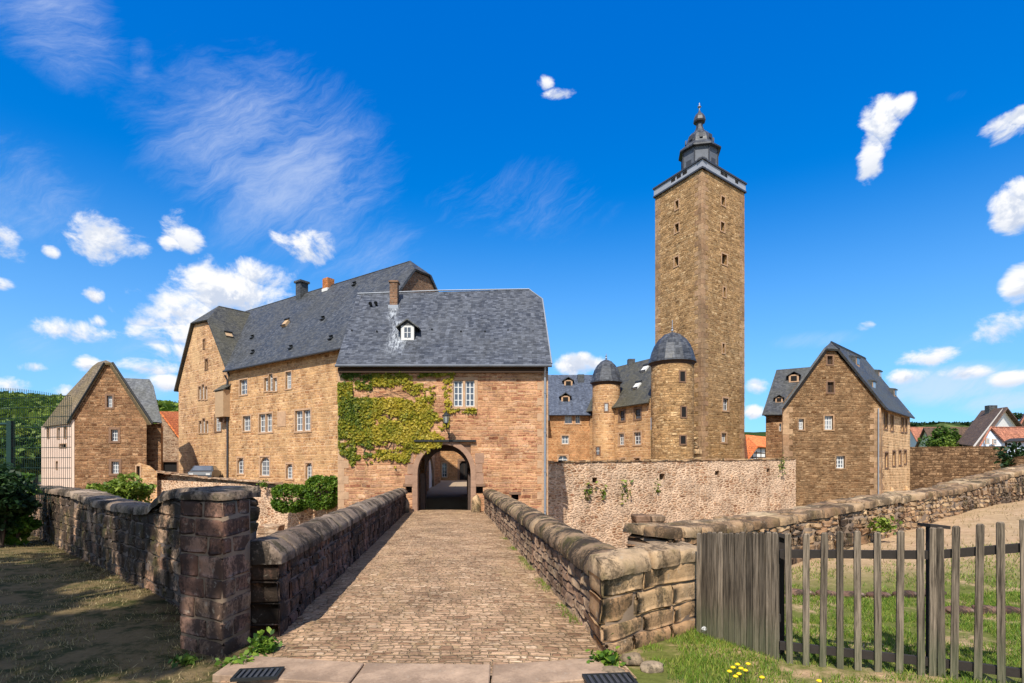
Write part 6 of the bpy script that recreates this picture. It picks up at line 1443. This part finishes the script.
# woods on the left hill
xs = rng.uniform(-60, 330, 16000); dpt = rng.uniform(0, 1, 16000); Yw = 300+dpt*125; X_ = (xs-CX)/F*Yw
zcr = EZ+(HZ-(399+.055*np.maximum(0, xs)))/F*420; zz_ = (-3+(zcr+3)*np.interp((Yw-420)/140, [-1, -.7, -.4, -.15, 0, .3], [0, .35, .72, .95, 1, .95]))+rng.uniform(-1, 4, 16000)
o = leaves('woods', np.stack([X_, Yw, zz_], 1), 4.2, 'leaf_light', None, rnd=rng.uniform(0, .7, 16000)+.3*np.sin(X_*.07)*np.cos(Yw*.06)); struct(o, 'stuff')
xs = rng.uniform(855, 1100, 5000); Yw = 1100-rng.uniform(0, 60, 5000); zz_ = EZ+(HZ-426)/F*1100-(1100-Yw)*.07+rng.uniform(-3, 3, 5000)
o = leaves('woods', np.stack([(xs-CX)/F*Yw, Yw, zz_], 1), 9, 'leaf_dark', None); struct(o, 'stuff')

# ================================================================== LIGHT, SKY, CAMERA
AZ, EL = R(-13), R(50)      # the sun stands behind the viewer, a little to the left
sv = V((math.sin(AZ)*math.cos(EL), -math.cos(AZ)*math.cos(EL), math.sin(EL)))
sd = bpy.data.lights.new('sun', 'SUN'); sd.energy = 5.0; sd.angle = R(.5); sd.color = (1, .95, .86)
so = bpy.data.objects.new('sun', sd); C.objects.link(so); so.location = (0, 0, 60); so.rotation_euler = sv.to_track_quat('Z', 'Y').to_euler()
W = bpy.data.worlds.new('World'); bpy.context.scene.world = W; W.use_nodes = True; t_ = W.node_tree; t_.nodes.clear(); g = NT(t_)
out = g.n('ShaderNodeOutputWorld'); bg = g.n('ShaderNodeBackground'); t_.links.new(bg.outputs[0], out.inputs[0]); bg.inputs[1].default_value = .115
sky = g.n('ShaderNodeTexSky', sky_type='NISHITA', sun_disc=False, sun_elevation=EL, sun_rotation=math.atan2(sv.x, sv.y), altitude=200, air_density=1., dust_density=.4, ozone_density=3.5)
dirn = g.n('ShaderNodeTexCoord').outputs['Generated']; s = g.n('ShaderNodeSeparateXYZ', inp={0: dirn})
hlen = g.m('SQRT', g.m('ADD', g.m('MULTIPLY', s.outputs[0], s.outputs[0]), g.m('MULTIPLY', s.outputs[1], s.outputs[1])))
az = g.m('ARCTAN2', s.outputs[0], s.outputs[1]); te = g.m('DIVIDE', s.outputs[2], g.m('MAXIMUM', hlen, .001))
def sp_(px, py): x = (px-CX)/F; return math.atan(x), (HZ-py)/F/math.sqrt(1+x*x)
skyc = g.mix(1., sky.outputs[0], SKYTINT, 'MULTIPLY')
skyc = g.mix(g.ss(te, -.05, .9, .12, .42), skyc, (.0, .80, 4.7))
skyc = g.n('ShaderNodeHueSaturation', inp={'Saturation': SKYSAT, 'Value': SKYVAL, 'Color': skyc}).outputs[0]
co = g.n('ShaderNodeCombineXYZ', inp={0: az, 1: te, 2: 0.}).outputs[0]
nb = g.noise(g.mapping(co, (1, 1.15, 1)), 13, 8, .62, 0, .3); nb2 = g.noise(g.n('ShaderNodeVectorMath', operation='ADD', inp={0: g.mapping(co, (1, 1.15, 1)), 1: (-.01, .024, 0)}).outputs[0], 13, 5, .6, 0, .3)
CL = [(232, 292, 62, 28), (172, 312, 52, 30), (200, 335, 68, 24), (262, 275, 30, 17), (150, 367, 36, 9), (205, 352, 60, 14), (313, 246, 35, 17), (115, 240, 38, 20), (138, 247, 18, 12), (182, 232, 21, 22), (170, 243, 14, 10), (76, 331, 42, 13), (98, 322, 10, 8), (8, 246, 20, 24), (4, 283, 16, 7),
      (94, 296, 11, 8), (50, 251, 9, 6), (18, 386, 24, 9), (88, 364, 14, 8), (30, 367, 16, 6), (60, 392, 20, 8), (172, 382, 26, 9), (882, 122, 19, 30), (872, 150, 13, 25), (900, 108, 13, 13), (998, 132, 26, 15), (1018, 118, 22, 10), (1014, 210, 24, 22), (1024, 190, 16, 20), (1020, 288, 18, 22), (1012, 328, 36, 19), (925, 356, 32, 10),
      (866, 326, 13, 7), (576, 365, 30, 10), (558, 94, 17, 6), (545, 82, 8, 9), (905, 376, 20, 8), (968, 372, 26, 7), (1012, 378, 24, 8), (755, 385, 13, 9), (752, 412, 10, 7)]
field = None; dsel = 0.
for (px, py, rx, ry) in CL:
    a0, e0 = sp_(px, py); ra, re = rx/F*math.cos(a0)**2*1.02, ry/F*math.cos(a0)
    dx = g.m('MULTIPLY_ADD', az, 1/ra, -a0/ra); dy = g.m('MULTIPLY_ADD', te, 1/re, -e0/re)
    q = g.m('SUBTRACT', 1., g.m('ADD', g.m('MULTIPLY', dx, dx), g.m('MULTIPLY', dy, dy)))
    if field is None: field, dsel = q, dy
    else:
        gt = g.m('GREATER_THAN', q, field); dsel = g.m('MULTIPLY_ADD', gt, g.m('SUBTRACT', dy, dsel), dsel); field = g.m('MAXIMUM', field, q)
field = g.m('MAXIMUM', field, -2.)
dens0 = g.m('ADD', field, g.m('MULTIPLY_ADD', nb, 6.0, -2.9)); halo = g.m('MULTIPLY', g.ss(dens0, -1.6, .9), .35)
dens = g.ss(g.m('ADD', field, g.m('MULTIPLY_ADD', nb, 6.6, -3.15)), -.1, 1.25)
shade = g.ss(g.m('SUBTRACT', nb, nb2), -.08, .05)
core = g.ss(g.m('ADD', field, g.m('MULTIPLY_ADD', nb, 5., -2.4)), .3, 1.6)
cloudc = g.mix(g.m('ADD', g.m('MULTIPLY', g.m('SUBTRACT', 1., shade), g.m('MULTIPLY_ADD', core, .8, .2)), g.m('MULTIPLY', g.ss(g.m('ADD', dsel, g.m('MULTIPLY_ADD', nb, 1.6, -.8)), .15, -.75), .6), clamp=True), (6.9, 6.95, 7.1), (4.3, 4.8, 5.8))
# high thin streaks
wv = g.noise(co, 3., 4, .6, 1); cw = g.n('ShaderNodeVectorMath', operation='ADD', inp={0: co, 1: g.scale(wv, .16)}).outputs[0]
rot = g.n('ShaderNodeMapping', inp={'Vector': cw, 'Rotation': (0, 0, R(-40)), 'Scale': (1., 1., 1.)}).outputs[0]
ci = g.noise(g.mapping(rot, (3.6, 13, 1)), 1., 9, .72, 0, .3)
cm = None
for (px, py, rx, ry, st) in ((60, 25, 110, 90, .8), (142, 60, 25, 45, .6), (275, 155, 185, 150, .9), (350, 250, 150, 80, .6), (180, 190, 60, 70, .5), (520, 200, 170, 70, .55), (30, 190, 120, 90, .65), (810, 340, 70, 14, .7), (560, 70, 30, 22, .3), (760, 400, 80, 25, .5), (950, 340, 120, 60, .45), (100, 340, 140, 60, .5), (960, 95, 30, 12, .4), (545, 270, 60, 30, .3), (960, 385, 110, 30, 1.3), (1000, 402, 90, 18, 1.3), (900, 395, 60, 16, .9), (130, 385, 90, 20, .8), (40, 345, 60, 40, .6)):
    a0, e0 = sp_(px, py); ra, re = rx/F*math.cos(a0)**2, ry/F*math.cos(a0); dx = g.m('MULTIPLY_ADD', az, 1/ra, -a0/ra); dy = g.m('MULTIPLY_ADD', te, 1/re, -e0/re)
    q = g.m('MULTIPLY', g.m('SUBTRACT', 1., g.m('ADD', g.m('MULTIPLY', dx, dx), g.m('MULTIPLY', dy, dy)), clamp=True), st); cm = q if cm is None else g.m('MAXIMUM', cm, q)
cir = g.ss(g.m('ADD', g.m('MULTIPLY', cm, .72), g.m('MULTIPLY', g.m('SUBTRACT', ci, .5), g.m('MULTIPLY_ADD', cm, 1.6, .2))), .26, 1.05)
hz = g.m('MULTIPLY', g.ss(te, .5, .0), .55)
c1 = g.mix(hz, skyc, (3.4, 5.0, 7.0)); c1 = g.mix(g.m('MULTIPLY', cir, .6), c1, (5.0, 5.6, 6.8)); c1 = g.mix(dens, c1, cloudc)
sd_ = g.n('ShaderNodeVectorMath', operation='DOT_PRODUCT', inp={0: dirn, 1: tuple(sv)}).outputs['Value']
c1 = g.mix(g.m('MULTIPLY', g.ss(sd_, .12, .85), .5), c1, (7.5, 7.1, 6.5))   # milky glow added to the sky round the unseen sun, fills shadows neutrally
t_.links.new(c1, bg.inputs[0])
W.cycles.sampling_method = 'MANUAL'; W.cycles.sample_map_resolution = 128
cd = bpy.data.cameras.new('camera'); cd.sensor_width = 36; cd.lens = F/1024*36; cd.shift_y = (HZ-341.5)/1024; cd.clip_end = 12000; cd.clip_start = .05
cam = bpy.data.objects.new('camera', cd); C.objects.link(cam); cam.location = (0, 0, EZ); cam.rotation_euler = (R(90), 0, 0)
sc = bpy.context.scene; sc.camera = cam
sc.view_settings.view_transform = 'Standard'; sc.view_settings.look = 'None'; sc.view_settings.exposure = .36; sc.view_settings.gamma = 1
sc.cycles.max_bounces = 5; sc.cycles.diffuse_bounces = 2; sc.cycles.use_adaptive_sampling = True; sc.cycles.adaptive_threshold = .02; sc.cycles.use_denoising = True
